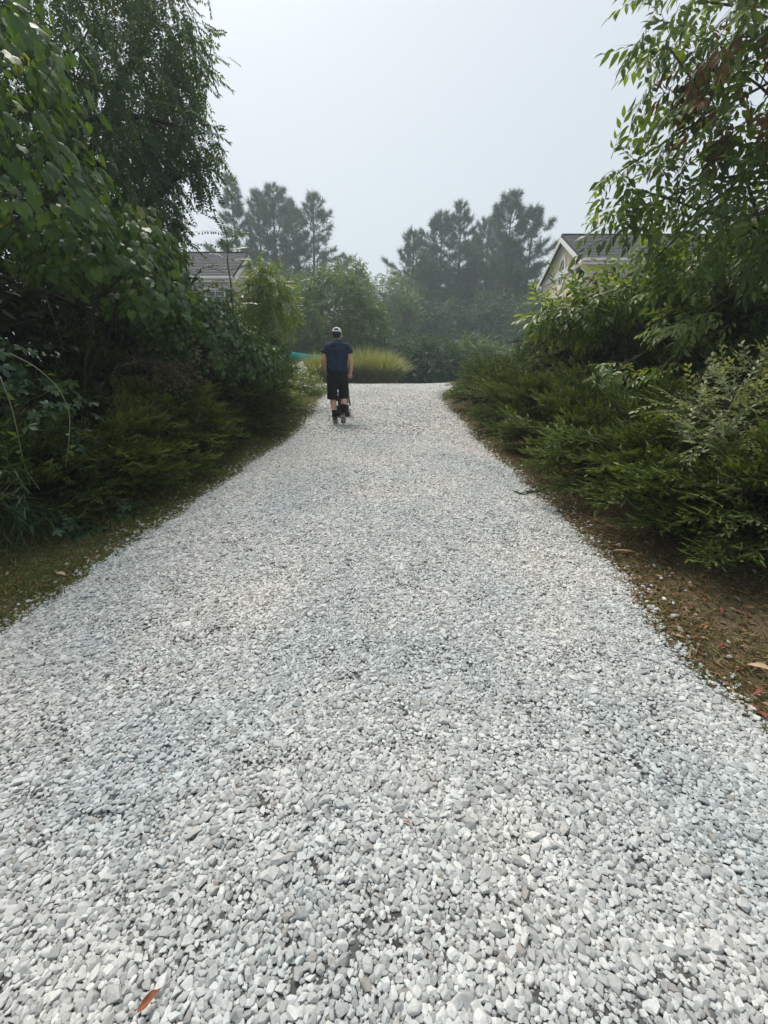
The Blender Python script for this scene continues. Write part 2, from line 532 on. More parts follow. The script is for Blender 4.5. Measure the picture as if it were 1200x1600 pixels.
def gravel_colour(n, rnd):
    """pale limestone: per-stone tone, with broad bluish-grey and cream patches, paler up the drive"""
    geo = N(n, 'ShaderNodeNewGeometry')
    big = N(n, 'ShaderNodeTexNoise'); big.inputs['Scale'].default_value = 1.15; big.inputs['Detail'].default_value = 3
    n.links.new(geo.outputs['Position'], big.inputs['Vector'])
    mr = N(n, 'ShaderNodeMapRange'); mr.inputs[1].default_value = .28; mr.inputs[2].default_value = .70
    # colour graded by distance from the camera: greyer near, paler up the drive
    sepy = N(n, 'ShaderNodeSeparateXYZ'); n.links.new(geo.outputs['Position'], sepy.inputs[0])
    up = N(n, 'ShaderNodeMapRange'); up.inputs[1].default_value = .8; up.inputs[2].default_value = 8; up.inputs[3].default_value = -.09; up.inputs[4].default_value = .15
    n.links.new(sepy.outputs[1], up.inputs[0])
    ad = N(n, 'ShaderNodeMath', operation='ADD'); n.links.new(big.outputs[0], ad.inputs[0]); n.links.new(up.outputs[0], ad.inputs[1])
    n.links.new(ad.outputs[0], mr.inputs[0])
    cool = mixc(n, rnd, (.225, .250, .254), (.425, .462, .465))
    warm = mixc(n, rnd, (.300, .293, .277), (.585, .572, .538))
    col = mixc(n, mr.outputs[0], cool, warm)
    return col, geo

def build_driveway():
    ys = np.arange(-3.5, 18.0, .1)
    V, F = [], []
    nx = 26
    for y in ys:
        l, r_ = float(edge_l(y)), float(edge_r(y))
        for i in range(nx):
            u = i / (nx - 1)
            x = l + (r_ - l) * u
            e = min(u, 1 - u) * (r_ - l)
            V.append((x, y, float(gz(y)) + .004 + .028 * min(1, e / .25) + .014 * math.sin(x * 3.1 + y * 1.3) * math.sin(y * 2.1) * min(1, e / .3)))
    for j in range(len(ys) - 1):
        for i in range(nx - 1):
            a = j * nx + i
            F.append((a, a + 1, a + nx + 1, a + nx))
    m, n, out = new_mat('crushed_stone_bed')
    geo0 = N(n, 'ShaderNodeNewGeometry')
    vo = N(n, 'ShaderNodeTexVoronoi'); vo.inputs['Scale'].default_value = 42
    n.links.new(geo0.outputs['Position'], vo.inputs['Vector'])
    sp = N(n, 'ShaderNodeSeparateColor'); n.links.new(vo.outputs['Color'], sp.inputs[0])
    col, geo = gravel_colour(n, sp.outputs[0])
    col = mixc(n, 1.0, col, (.19, .185, .18), 'MULTIPLY')  # bed colour darkened so the gaps between stones read as shade
    p = N(n, 'ShaderNodeBsdfPrincipled'); n.links.new(col, p.inputs['Base Color']); p.inputs['Roughness'].default_value = .85; p.inputs['Specular IOR Level'].default_value = .25
    b = N(n, 'ShaderNodeBump', invert=True); b.inputs['Strength'].default_value = 1; b.inputs['Distance'].default_value = .012
    n.links.new(vo.outputs['Distance'], b.inputs['Height']); n.links.new(b.outputs[0], p.inputs['Normal'])
    n.links.new(p.outputs[0], out.inputs[0])
    d = poly_obj('driveway', V, F, m, None, True)
    setp(d, 'pale crushed stone drive climbing between the hedges', kind='structure')

def stone_mesh(seed, mat):
    """a broken chip of limestone: hull of scattered points with worn edges"""
    r = np.random.default_rng(seed)
    bm = bmesh.new()
    npt = int(r.integers(15, 24))
    d = unit(r.normal(size=(npt, 3))) * (.90 + .18 * r.random((npt, 1)))
    d = d * np.array([1.12 + .2 * r.random(), .78 + .25 * r.random(), .62 + .15 * r.random()])
    for p in d: bm.verts.new(p)
    g = bmesh.ops.convex_hull(bm, input=bm.verts)
    bmesh.ops.delete(bm, geom=[v for v in bm.verts if not v.link_faces], context='VERTS')
    bmesh.ops.dissolve_limit(bm, angle_limit=R(16), verts=bm.verts, edges=bm.edges)
    bmesh.ops.bevel(bm, geom=list(bm.edges) + list(bm.verts), offset=.16, segments=2, profile=.5, affect='EDGES', clamp_overlap=True)
    bmesh.ops.triangulate(bm, faces=bm.faces)
    bmesh.ops.recalc_face_normals(bm, faces=bm.faces)
    me = bpy.data.meshes.new('stone_shape')
    bm.to_mesh(me); bm.free()
    me.polygons.foreach_set('use_smooth', np.array([p.area < .06 for p in me.polygons]))
    me.materials.append(mat)
    return me

def build_gravel():
    m, n, out = new_mat('limestone_pebble')
    oi = N(n, 'ShaderNodeObjectInfo')
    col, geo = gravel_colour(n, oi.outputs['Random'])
    # a few tan and dark stones, faint veins
    gt = N(n, 'ShaderNodeAttribute', attribute_name='odd', attribute_type='INSTANCER')
    col = mixc(n, gt.outputs['Fac'], col, (.24, .225, .205))
    tc = N(n, 'ShaderNodeTexCoord')
    vn = N(n, 'ShaderNodeTexNoise'); vn.inputs['Scale'].default_value = 2.4; vn.inputs['Detail'].default_value = 7; vn.inputs['Roughness'].default_value = .7
    n.links.new(tc.outputs['Object'], vn.inputs['Vector'])
    mr = N(n, 'ShaderNodeMapRange'); mr.inputs[1].default_value = .3; mr.inputs[2].default_value = .7; mr.inputs[3].default_value = .78; mr.inputs[4].default_value = 1.1
    n.links.new(vn.outputs[0], mr.inputs[0])
    cmb = N(n, 'ShaderNodeCombineColor')
    for i in range(3): n.links.new(mr.outputs[0], cmb.inputs[i])
    col = mixc(n, 1.0, col, cmb.outputs[0], 'MULTIPLY')
    p = N(n, 'ShaderNodeBsdfPrincipled'); n.links.new(col, p.inputs['Base Color']); p.inputs['Roughness'].default_value = .72; p.inputs['Specular IOR Level'].default_value = .3
    b = N(n, 'ShaderNodeBump'); b.inputs['Strength'].default_value = .35; b.inputs['Distance'].default_value = .004
    n.links.new(vn.outputs[0], b.inputs['Height']); n.links.new(b.outputs[0], p.inputs['Normal'])
    n.links.new(p.outputs[0], out.inputs[0])

    kinds = bpy.data.collections.new('stone_kinds')      # never linked to the scene: shapes for the gravel to use
    for i in range(20):
        kinds.objects.link(bpy.data.objects.new('stone_shape_%02d' % i, stone_mesh(100 + i, m)))
    # one settled 1.6 m patch, stones pushed apart until they only just touch, laid side by side over the drive
    r = np.random.default_rng(11)
    S = 1.28; cnt = 6900
    rad = np.clip(.0078 * np.exp(.28 * r.normal(size=cnt)), .0044, .0185)
    P = r.random((cnt, 2)) * S
    for it in range(26):
        g = .04; nc = int(S / g)
        cell = (P / g).astype(int) % nc
        key = cell[:, 0] * nc + cell[:, 1]
        order = np.argsort(key, kind='stable'); ks = key[order]
        start = np.searchsorted(ks, np.arange(nc * nc)); end = np.searchsorted(ks, np.arange(nc * nc), side='right')
        disp = np.zeros_like(P)
        for dx in (-1, 0, 1):
            for dy in (-1, 0, 1):
                nk = ((cell[:, 0] + dx) % nc) * nc + (cell[:, 1] + dy) % nc
                a, e = start[nk], end[nk]
                for k in range(int((e - a).max())):
                    ok = a + k < e
                    i = np.where(ok)[0]; j = order[(a + k)[i]]
                    ne = i != j; i, j = i[ne], j[ne]
                    dv = P[i] - P[j]; dv -= S * np.round(dv / S)
                    d = np.sqrt((dv ** 2).sum(1)) + 1e-6
                    ov = np.maximum(0, (rad[i] + rad[j]) * .98 - d)
                    np.add.at(disp, i, dv / d[:, None] * (ov * .45)[:, None])
        P = (P + disp) % S
    pts, sc, idx, rot, odd = [], [], [], [], []
    for ty in range(-1, 14):
        for tx in range(-4, 5):
            x = P[:, 0] + tx * S + (.37 * ty) % S - 1; y = P[:, 1] + ty * S
            fl = (tx * 7 + ty * 3) % 4
            if fl & 1: x = 2 * (tx * S + (.37 * ty) % S - 1) + S - x
            if fl & 2: y = 2 * ty * S + S - y
            l, q = edge_l(y), edge_r(y)
            ins = np.minimum(x - l, q - x)
            far = (y < 17.4) & (np.abs(x) < 3.4) & ((y < 7) | (r.random(cnt) < .5))
            # ragged rim: the stones thin out and stray on to the verge
            keep = far & ((ins > r.normal(size=cnt) * .05) | ((ins > -.45) & (r.random(cnt) < .22 * np.exp(np.minimum(ins, 0) / .10))))
            k = np.where(keep)[0]
            xx, yy, rr, ii = x[k], y[k], rad[k], ins[k]
            z = gz(yy) + .004 + .028 * np.clip(ii / .25, 0, 1) + .014 * np.sin(xx * 3.1 + yy * 1.3) * np.sin(yy * 2.1) * np.clip(ii / .3, 0, 1)
            z = z + rr * (.25 + .22 * r.random(len(k)))
            pts.append(np.stack([xx, yy, z], -1))
            sc.append(np.repeat((rr * (1.40 + .10 * r.normal(size=len(k))) * np.where(yy < 7, 1, 1.4))[:, None], 3, 1)); idx.append(r.integers(0, 20, len(k)))
            rot.append(np.stack([r.normal(size=len(k)) * .24, r.normal(size=len(k)) * .24, r.random(len(k)) * 6.28], -1))
            odd.append(np.where(r.random(len(k)) < .045, .35 + .6 * r.random(len(k)), 0) )
    # grit and small chips down between them, near the viewer
    k2 = 80000
    yy = .2 + 6.3 * r.random(k2) ** 1.2; l, q = edge_l(yy), edge_r(yy)
    xx = l + (q - l) * r.random(k2); ii = np.minimum(xx - l, q - xx)
    z = gz(yy) + .004 + .028 * np.clip(ii / .25, 0, 1) + .014 * np.sin(xx * 3.1 + yy * 1.3) * np.sin(yy * 2.1) * np.clip(ii / .3, 0, 1) - .001
    pts.append(np.stack([xx, yy, z], -1)); sc.append(np.repeat((.0045 + .0045 * r.random(k2))[:, None], 3, 1)); idx.append(r.integers(0, 20, k2))
    rot.append(r.random((k2, 3)) * 6.28); odd.append(np.where(r.random(k2) < .15, .3 + .5 * r.random(k2), 0))
    pts = np.concatenate(pts); sc = np.concatenate(sc); idx = np.concatenate(idx); rot = np.concatenate(rot); odd = np.concatenate(odd)
    me = bpy.data.meshes.new('gravel')
    me.vertices.add(len(pts)); me.vertices.foreach_set('co', pts.astype(np.float32).ravel())
    for nm, ty_, dat in (('sc', 'FLOAT_VECTOR', sc), ('rot', 'FLOAT_VECTOR', rot), ('idx', 'INT', idx), ('odd', 'FLOAT', odd)):
        a = me.attributes.new(nm, ty_, 'POINT')
        a.data.foreach_set('vector' if ty_ == 'FLOAT_VECTOR' else 'value', dat.astype(np.int32 if ty_ == 'INT' else np.float32).ravel())
    me.materials.append(m)
    o = link(bpy.data.objects.new('gravel', me))
    setp(o, 'loose pale grey and white limestone gravel covering the drive', 'gravel', kind='stuff')
    ng = bpy.data.node_groups.new('gravel_nodes', 'GeometryNodeTree')
    ng.interface.new_socket('Geometry', in_out='INPUT', socket_type='NodeSocketGeometry')
    ng.interface.new_socket('Geometry', in_out='OUTPUT', socket_type='NodeSocketGeometry')
    gi = ng.nodes.new('NodeGroupInput'); go = ng.nodes.new('NodeGroupOutput')
    ci = ng.nodes.new('GeometryNodeCollectionInfo'); ci.inputs[0].default_value = kinds
    ci.inputs['Separate Children'].default_value = True; ci.inputs['Reset Children'].default_value = True
    ip = ng.nodes.new('GeometryNodeInstanceOnPoints'); ip.inputs['Pick Instance'].default_value = True
    def na(nm, ty_):
        q = ng.nodes.new('GeometryNodeInputNamedAttribute'); q.data_type = ty_; q.inputs[0].default_value = nm
        return q.outputs[0]
    e2r = ng.nodes.new('FunctionNodeEulerToRotation')
    ng.links.new(na('rot', 'FLOAT_VECTOR'), e2r.inputs[0])
    ng.links.new(gi.outputs[0], ip.inputs['Points']); ng.links.new(ci.outputs[0], ip.inputs['Instance'])
    ng.links.new(na('idx', 'INT'), ip.inputs['Instance Index']); ng.links.new(e2r.outputs[0], ip.inputs['Rotation'])
    ng.links.new(na('sc', 'FLOAT_VECTOR'), ip.inputs['Scale'])
    ng.links.new(ip.outputs[0], go.inputs[0])
    md = o.modifiers.new('stones', 'NODES'); md.node_group = ng
    print('gravel stones', len(pts))

build_ground()
build_driveway()
build_gravel()

def gzs(x, y):
    side = np.maximum(0, np.maximum(-2.4 - np.asarray(x, float), np.asarray(x, float) - 2.2))
    return gz(y) + np.minimum(.22, .10 * side)

# ------------------------------------------------------------------ houses
M['roof'] = plain_mat('grey_shingle', (.045, .047, .052), (.11, .112, .12), 9, .9, .2, .5, 60, stretch=(3, 3, 3))
M['cream'] = plain_mat('cream_siding', (.66, .58, .38), (.74, .66, .45), 3, .7, .3)
M['cream_pale'] = plain_mat('pale_cream_siding', (.52, .49, .34), (.60, .57, .41), 3, .7, .3)
M['white'] = plain_mat('white_trim', (.74, .74, .72), (.82, .82, .80), 4, .6, .4)
M['glass'] = plain_mat('window_glass', (.03, .035, .04), (.06, .07, .08), 2, .08, .6)
M['interior'] = plain_mat('curtain', (.25, .24, .22), (.32, .31, .28), 4, .9, .2)

def house(name, label, X0, X1, Y0, Y1, zb, ze, zr, sgn, wall, gable_detail):
    """ridge along X; the end at X0 (sgn = outward x of that gable end) is the one in view"""
    ym = (Y0 + Y1) / 2
    root = empty(name, (X0, ym, zb), label, 'house')
    def L(p): return (p[0] - X0, p[1] - ym, p[2] - zb)
    def ob(nm, V, F, mat, par=None, bevel=0): return poly_obj(nm, [L(v) for v in V] , F, mat, par or root, False, bevel)
    xa, xb = min(X0, X1), max(X0, X1)
    # wall core with gables
    V = [(xa, Y0, zb), (xb, Y0, zb), (xb, Y1, zb), (xa, Y1, zb), (xa, Y0, ze), (xb, Y0, ze), (xb, Y1, ze), (xa, Y1, ze), (xa, ym, zr), (xb, ym, zr)]
    ob('wall', V, [(0, 1, 5, 4), (2, 3, 7, 6), (1, 2, 6, 9, 5), (3, 0, 4, 8, 7), (0, 3, 2, 1)], wall)
    # clapboards: lapped boards on the front wall and on the gable end in view
    bh = .16; k = 0
    z = zb + .1
    slope = (zr - ze) / (ym - Y0)
    while z < zr - .12:
        if z + bh < ze:
            ya, yb = Y0, Y1
            ob('clapboard', [(xa - .0, Y0 - .022, z), (xb, Y0 - .022, z), (xb, Y0 - .006, z + bh), (xa, Y0 - .006, z + bh), (xa, Y0 - .001, z), (xb, Y0 - .001, z)],
               [(0, 1, 2, 3), (0, 4, 5, 1)], wall)
        else:
            q = max(0, z + bh - ze) / slope
            ya, yb = Y0 + q, Y1 - q
        s = sgn
        ob('clapboard', [(X0 + s * .022, ya, z), (X0 + s * .022, yb, z), (X0 + s * .006, yb, z + bh), (X0 + s * .006, ya, z + bh), (X0 + s * .001, ya, z), (X0 + s * .001, yb, z)],
           [(0, 1, 2, 3), (0, 4, 5, 1)], wall)
        z += bh
    # roof slabs + shingle courses
    oh, oe, th = .28, .32, .09
    xr0, xr1 = (X0 + sgn * oh, X1 - sgn * oh)
    roof = None
    for sy, ye in ((-1, Y0), (1, Y1)):
        yo = ye + sy * oe; zo = ze - slope * oe
        V = [(xr0, ym, zr + .03), (xr1, ym, zr + .03), (xr1, yo, zo + .03), (xr0, yo, zo + .03), (xr0, ym, zr + .03 + th), (xr1, ym, zr + .03 + th), (xr1, yo, zo + .03 + th), (xr0, yo, zo + .03 + th)]
        rf = ob('roof', V, BOXF, M['roof'])
        if sy < 0:
            nC = 16
            d = np.array([0, yo - ym, zo - zr]); Ls = np.linalg.norm(d); d /= Ls
            nrm = np.array([0, d[2] * 1, -d[1]]); nrm = np.array([0, -abs(d[2]), abs(d[1])])
            for c in range(nC):
                u0, u1 = Ls * c / nC, Ls * (c + 1) / nC + .02
                base = np.array([0, ym, zr + .03 + th])
                a0 = base + d * u0 + nrm * .004; a1 = base + d * u1 + nrm * .028
                b1 = base + d * u1 + nrm * .003
                # ragged butt edge: tabs of uneven length
                nt_ = 40; xs = np.linspace(xr0, xr1, nt_ + 1)
                Vv, Ff = [], []
                for i in range(nt_):
                    dl = random.choice((0, 0, .02, .035))
                    e0, e1 = a1 + d * dl, b1 + d * dl
                    kk = len(Vv)
                    for xx in (xs[i], xs[i + 1] - .006 * np.sign(xr1 - xr0)):
                        Vv += [(xx, a0[1], a0[2]), (xx, e0[1], e0[2]), (xx, e1[1], e1[2])]
                    Ff += [(kk, kk + 1, kk + 4, kk + 3), (kk + 1, kk + 2, kk + 5, kk + 4)]
                poly_obj('shingle_course', [np.array(L(v)) for v in Vv], Ff, M['roof'], root)
    ob('ridge_cap', boxv(min(xr0, xr1), max(xr0, xr1), ym - .1, ym + .1, zr + .1, zr + .16), BOXF, M['roof'], None, .02)
    # white trim: frieze and soffit along the front eave, rake boards, corner boards
    yo = Y0 - oe; zo = ze - slope * oe
    ob('fascia', boxv(min(xr0, xr1) + .01, max(xr0, xr1) - .01, yo - .03, yo + .0, zo - .14, zo + .06), BOXF, M['white'])
    ob('soffit', boxv(min(xr0, xr1) + .02, max(xr0, xr1) - .02, yo + .002, Y0 - .03, zo - .10, zo - .07), BOXF, M['white'])
    ob('frieze_board', boxv(xa, xb, Y0 - .05, Y0 - .026, zo - .42, zo - .104), BOXF, M['white'])
    ob('gutter', boxv(min(xr0, xr1) - .0, max(xr0, xr1), yo - .13, yo - .034, zo - .02, zo + .09), BOXF, M['white'], None, .02)
    for sy, ye in ((-1, Y0), (1, Y1)):
        yo2 = ye + sy * oe; zo2 = ze - slope * oe
        for off, w_, t_ in ((oh + .002, .20, .035), (.03, .22, .03)):
            x0 = X0 + sgn * off
            V = [(x0, ym, zr - .0), (x0, yo2, zo2), (x0, yo2, zo2 - w_), (x0, ym, zr - w_), (x0 + sgn * t_, ym, zr), (x0 + sgn * t_, yo2, zo2), (x0 + sgn * t_, yo2, zo2 - w_), (x0 + sgn * t_, ym, zr - w_)]
            ob('rake_board', V, [(0, 1, 2, 3), (7, 6, 5, 4), (0, 4, 5, 1), (2, 6, 7, 3), (1, 5, 6, 2), (0, 3, 7, 4)], M['white'])
    for ye, s2 in ((Y0, -1), (Y1, 1)):
        x_ = X0
        ob('corner_board', boxv(min(x_ - sgn * .14, x_ + sgn * .034), max(x_ - sgn * .14, x_ + sgn * .034), min(ye + s2 * .034, ye - s2 * .14), max(ye + s2 * .034, ye - s2 * .14), zb, ze - .05), BOXF, M['white'])
    gable_detail(root, L, ob)
    return root

def sash_window(ob, x, y, z, wd, ht, axis, sgn, cols=2, rows=3, root=None):
    """axis 'y': in the front wall (facing -Y); axis 'x': in a gable end facing sgn X"""
    def bb(u0, u1, d0, d1, z0, z1):
        if axis == 'y': return boxv(x + u0, x + u1, y - d1, y - d0, z + z0, z + z1)
        a, b = sorted((x + sgn * d0, x + sgn * d1)); return boxv(a, b, y + u0, y + u1, z + z0, z + z1)
    W2 = wd / 2
    w_ = ob('window', bb(-W2, W2, .03, .045, 0, ht), BOXF, M['glass'])
    for (u0, u1, z0, z1) in ((-W2 - .09, -W2, -.09, ht + .09), (W2, W2 + .09, -.09, ht + .09), (-W2, W2, ht, ht + .09), (-W2, W2, -.09, 0)):
        ob('frame', bb(u0, u1, .028, .075, z0, z1), BOXF, M['white'], w_)
    ob('frame', bb(-W2, W2, .046, .07, ht / 2 - .025, ht / 2 + .025), BOXF, M['white'], w_)
    for i in range(1, cols):
        u = -W2 + wd * i / cols
        ob('muntin', bb(u - .012, u + .012, .046, .06, .0, ht / 2 - .025), BOXF, M['white'], w_)
        ob('muntin', bb(u - .012, u + .012, .046, .06, ht / 2 + .025, ht), BOXF, M['white'], w_)
    for j in range(1, rows):
        for base in (0, ht / 2):
            v = base + ht / 2 * j / rows
            ob('muntin', bb(-W2, W2, .047, .058, v - .012, v + .012), BOXF, M['white'], w_)
    return w_

def right_detail(root, L, ob):
    X0, ym, zr, s = HR['X0'], (HR['Y0'] + HR['Y1']) / 2, HR['zr'], -1
    # pointed-oval window in the gable with white surround
    def ring(k, n=20):
        out = []
        for i in range(n):
            a = 2 * math.pi * i / n
            u = math.sin(a); v = math.cos(a)
            uu = u * .34 * k * (1 if v > 0 else 1); vv = v * (.66 if v > 0 else .56) * k
            out.append((uu, vv))
        return out
    zc = zr - 1.62
    n = 20
    o_, i_ = ring(1.34), ring(1.0)
    V = [(X0 + s * .03, ym + u, zc + v) for u, v in o_] + [(X0 + s * .08, ym + u, zc + v) for u, v in o_] + [(X0 + s * .08, ym + u, zc + v) for u, v in i_] + [(X0 + s * .03, ym + u, zc + v) for u, v in i_]
    F = []
    for k in range(3):
        for i in range(n):
            j = (i + 1) % n
            F.append((k * n + i, k * n + j, (k + 1) * n + j, (k + 1) * n + i))
    g = ob('window', [(X0 + s * .035, ym + u, zc + v) for u, v in i_], [tuple(range(n))], M['glass'])
    ob('frame', V, F, M['white'], g)
    ob('muntin', boxv(X0 - .06, X0 - .04, ym - .015, ym + .015, zc - .55, zc + .65), BOXF, M['white'], g)
    for dz in (-.2, .15):
        ob('muntin', boxv(X0 - .061, X0 - .041, ym - .31, ym + .31, zc + dz - .012, zc + dz + .012), BOXF, M['white'], g)
    # white belt board under the gable
    ob('belt_board', boxv(X0 - .07, X0 - .026, HR['Y0'] - .02, HR['Y1'] + .02, HR['ze'] - .25, HR['ze'] + .02), BOXF, M['white'])
    # entry gable standing out from the front wall
    xg, w_, zt = X0 + 2.4, 1.1, HR['ze'] - .55
    yF, yB = HR['Y0'] - 1.1, HR['Y0'] - .055
    V = [(xg - w_ + .1, yF + .12, zt - 1.4), (xg + w_ - .1, yF + .12, zt - 1.4), (xg, yF + .12, zt - .12), (xg - w_ + .1, yB, zt - 1.4), (xg + w_ - .1, yB, zt - 1.4), (xg, yB, zt - .12)]
    ob('porch_gable', V, [(0, 1, 2), (3, 5, 4), (0, 3, 4, 1)], M['cream'])
    for sg in (-1, 1):
        V = [(xg, yF, zt), (xg + sg * w_, yF, zt - 1.42), (xg + sg * w_, yB, zt - 1.42), (xg, yB, zt), (xg, yF, zt + .08), (xg + sg * (w_ + .06), yF, zt - 1.38), (xg + sg * (w_ + .06), yB, zt - 1.38), (xg, yB, zt + .08)]
        ob('porch_roof', V, BOXF, M['roof'])
        V = [(xg, yF - .03, zt + .02), (xg + sg * w_, yF - .03, zt - 1.40), (xg + sg * w_, yF - .03, zt - 1.58), (xg, yF - .03, zt - .16), (xg, yF - .004, zt + .02), (xg + sg * w_, yF - .004, zt - 1.40), (xg + sg * w_, yF - .004, zt - 1.58), (xg, yF - .004, zt - .16)]
        ob('rake_board', V, BOXF, M['white'])
    ob('window', [(xg + .28 * math.sin(a), yF + .10, zt - .78 + .34 * math.cos(a)) for a in np.linspace(0, 2 * math.pi, 16, endpoint=False)], [tuple(range(16))], M['glass'])
    for sx in (-1, 1):
        ob('porch_post', boxv(xg + sx * .85 - .07, xg + sx * .85 + .07, yF + .2, yF + .34, HR['zb'], zt - 1.42), BOXF, M['white'])
    sash_window(ob, X0 + 5.2, HR['Y0'], HR['ze'] - 2.6, .95, 1.5, 'y', -1)
    sash_window(ob, X0 + 5.2, HR['Y0'], HR['ze'] - 5.4, .95, 1.5, 'y', -1)
    sash_window(ob, X0, ym, HR['ze'] - 2.7, .95, 1.5, 'x', -1)

def left_detail(root, L, ob):
    H = HL
    for dx in (.75, 3.2, 5.6):
        sash_window(ob, H['X0'] - dx, H['Y0'], H['ze'] - 1.75, .85, 1.3, 'y', 1)
    sash_window(ob, H['X0'], (H['Y0'] + H['Y1']) / 2, H['ze'] - 1.75, .85, 1.3, 'x', 1)

HR = dict(X0=9.2, X1=20.0, Y0=21.4, Y1=26.4, zb=.9, ze=7.55, zr=0)
HR['zr'] = at(880, 366, 23.9)[2] - .15; HR['ze'] = at(905, 410, 21.1)[2] + .25
HL = dict(X0=-7.45, X1=-17.5, Y0=22.3, Y1=27.3, zb=.9)
HL['zr'] = at(383, 394, 24.8)[2] - .15; HL['ze'] = at(345, 438, 22)[2] + .25
house('house', 'cream clapboard house with arched gable window behind the right trees', HR['X0'], HR['X1'], HR['Y0'], HR['Y1'], HR['zb'], HR['ze'], HR['zr'], -1, M['cream'], right_detail)
house('house', 'pale house with long grey roof behind the left vine mound', HL['X0'], HL['X1'], HL['Y0'], HL['Y1'], HL['zb'], HL['ze'], HL['zr'], 1, M['cream_pale'], left_detail)

# ------------------------------------------------------------------ far trees
def pine(px, top, Y, label, spread=2.6, bare=.12, seed=0, dens=1.0, taper=.9):
    r = np.random.default_rng(seed)
    Y, spread = Y * 1.3, spread * 1.3
    tip = at(px, top, Y); X = tip[0]; zb = float(gz(Y)) - .1
    Hh = tip[2] - zb
    root = empty('pine_tree', (X, Y, zb), label, 'tree', 'pines beyond the crest')
    tr, cr = Soup(), Soup()
    n = 14; t = np.linspace(0, 1, n)
    ax = np.stack([X + .5 * np.sin(t * 3 + seed) * t * (1 - t) * 2, np.full(n, Y) + .2 * np.sin(t * 4 + seed), zb + t * Hh], -1)
    tube(tr, ax, .30 * (1 - t) ** .8 + .02, 7)
    ND = [T_needles(.95, 12, 900 + i, .030) for i in range(4)]
    z = bare
    while z < .99:
        base = np.array([np.interp(z, t, ax[:, k]) for k in range(3)])
        prof = (1 - z) ** taper * (.5 + .5 * min(1, (z - bare) / .2 + .2))
        nb = r.integers(4, 7); whorl = .7 + .6 * r.random()
        a0 = r.random() * 6.28
        for b in range(nb):
            L = spread * prof * whorl * (.45 + .85 * r.random()) + .12
            az = a0 + b * 6.28 / nb + r.normal() * .25
            el = R(-2 + 44 * z ** 2.2 + r.normal() * 7)
            m = 7
            s_ = np.linspace(0, 1, m)
            hor = L * s_ * math.cos(el); ver = L * s_ * math.sin(el) + .12 * L * s_ ** 2 - .06 * L * np.sin(s_ * math.pi)
            pts = base + np.stack([np.cos(az) * hor, np.sin(az) * hor, ver], -1)
            tube(tr, pts, .05 * (1 - s_) * (1 - .6 * z) + .010, 4, cap=False)
            nc = int((3 + 9 * L) * dens)
            u = .30 + .70 * r.random(nc) ** .6
            P = np.stack([np.interp(u, s_, pts[:, k]) for k in range(3)], -1)
            fan = .50 * L * (1.1 - u)
            P = P + np.stack([-np.sin(az) * np.ones(nc), np.cos(az) * np.ones(nc), np.zeros(nc)], -1) * (r.normal(size=nc) * fan * .6)[:, None]
            P[:, 2] += r.normal(size=nc) * .05
            d = np.stack([np.cos(az) + r.normal(size=nc) * .45, np.sin(az) + r.normal(size=nc) * .45, -.02 + .75 * z ** 2 + r.normal(size=nc) * .25], -1)
            sc_ = (.7 + .6 * r.random(nc)) * (1 - .40 * z)
            for q in range(4):
                k = np.arange(nc) % 4 == q
                cr.scatter(ND[q], orient(d[k], np.array([0, 0, 1.0]) + r.normal(size=(int(k.sum()), 3)) * .5, sc_[k]), P[k], r.random(int(k.sum())) * .8)
        z += (.040 + .022 * r.random()) * (1 if z < .8 else .55)
    tr.build('trunk', M['bark_dark'], root, True)
    cr.build('crown', M['pine'], root)

pine(360, 276, 41, 'dense narrow pine leftmost of the hazy pines, above the house roof', 3.8, .18, 1, 1.86, 0.84)
pine(426, 290, 43, 'broad many-tipped pine between the narrow pine and the open-branched pine', 5.9, .22, 2, 1.49, 0.74)
pine(402, 300, 44, 'second stem close behind the broad many-tipped pine', 3.9, .3, 14, 1.37, 0.84)
pine(452, 312, 46, 'shorter pine mostly hidden behind the broad left pine', 4.6, .3, 12, 1.23, 0.84)
pine(489, 303, 42, 'open-branched pine with flat tiers standing beside the sky gap', 5.7, .22, 3, 1.00, 0.84)
pine(646, 364, 44, 'shortest outer pine on the left edge of the right-hand pine group', 6.4, .12, 4, 1.12, 0.84)
pine(690, 334, 46, 'pine second from the sky gap in the right-hand pine group', 5.5, .12, 5, 1.42, 0.78)
pine(720, 318, 45, 'slim pointed pine in the middle of the right-hand pine group', 5.5, .12, 6, 1.42, 0.84)
pine(764, 345, 48, 'pine filling the dip between the slim pine and the tallest pine', 6.4, .12, 7, 1.42, 0.74)
pine(802, 304, 43, 'tallest pine of the right-hand group with a tufted top', 6.1, .12, 8, 1.55, 0.78)
pine(836, 330, 42, 'pine with a leaning feathery edge next to the cream house', 6.4, .12, 9, 1.49, 0.78)

pine(672, 392, 52, 'low pine in the back row behind the two outer right-hand pines', 6.4, .1, 15, 1.14, 0.80)
pine(744, 378, 53, 'low pine in the back row behind the slim pine', 6.4, .1, 16, 1.14, 0.80)
pine(786, 366, 52, 'low pine in the back row behind the tallest pine', 6.4, .1, 17, 1.14, 0.80)

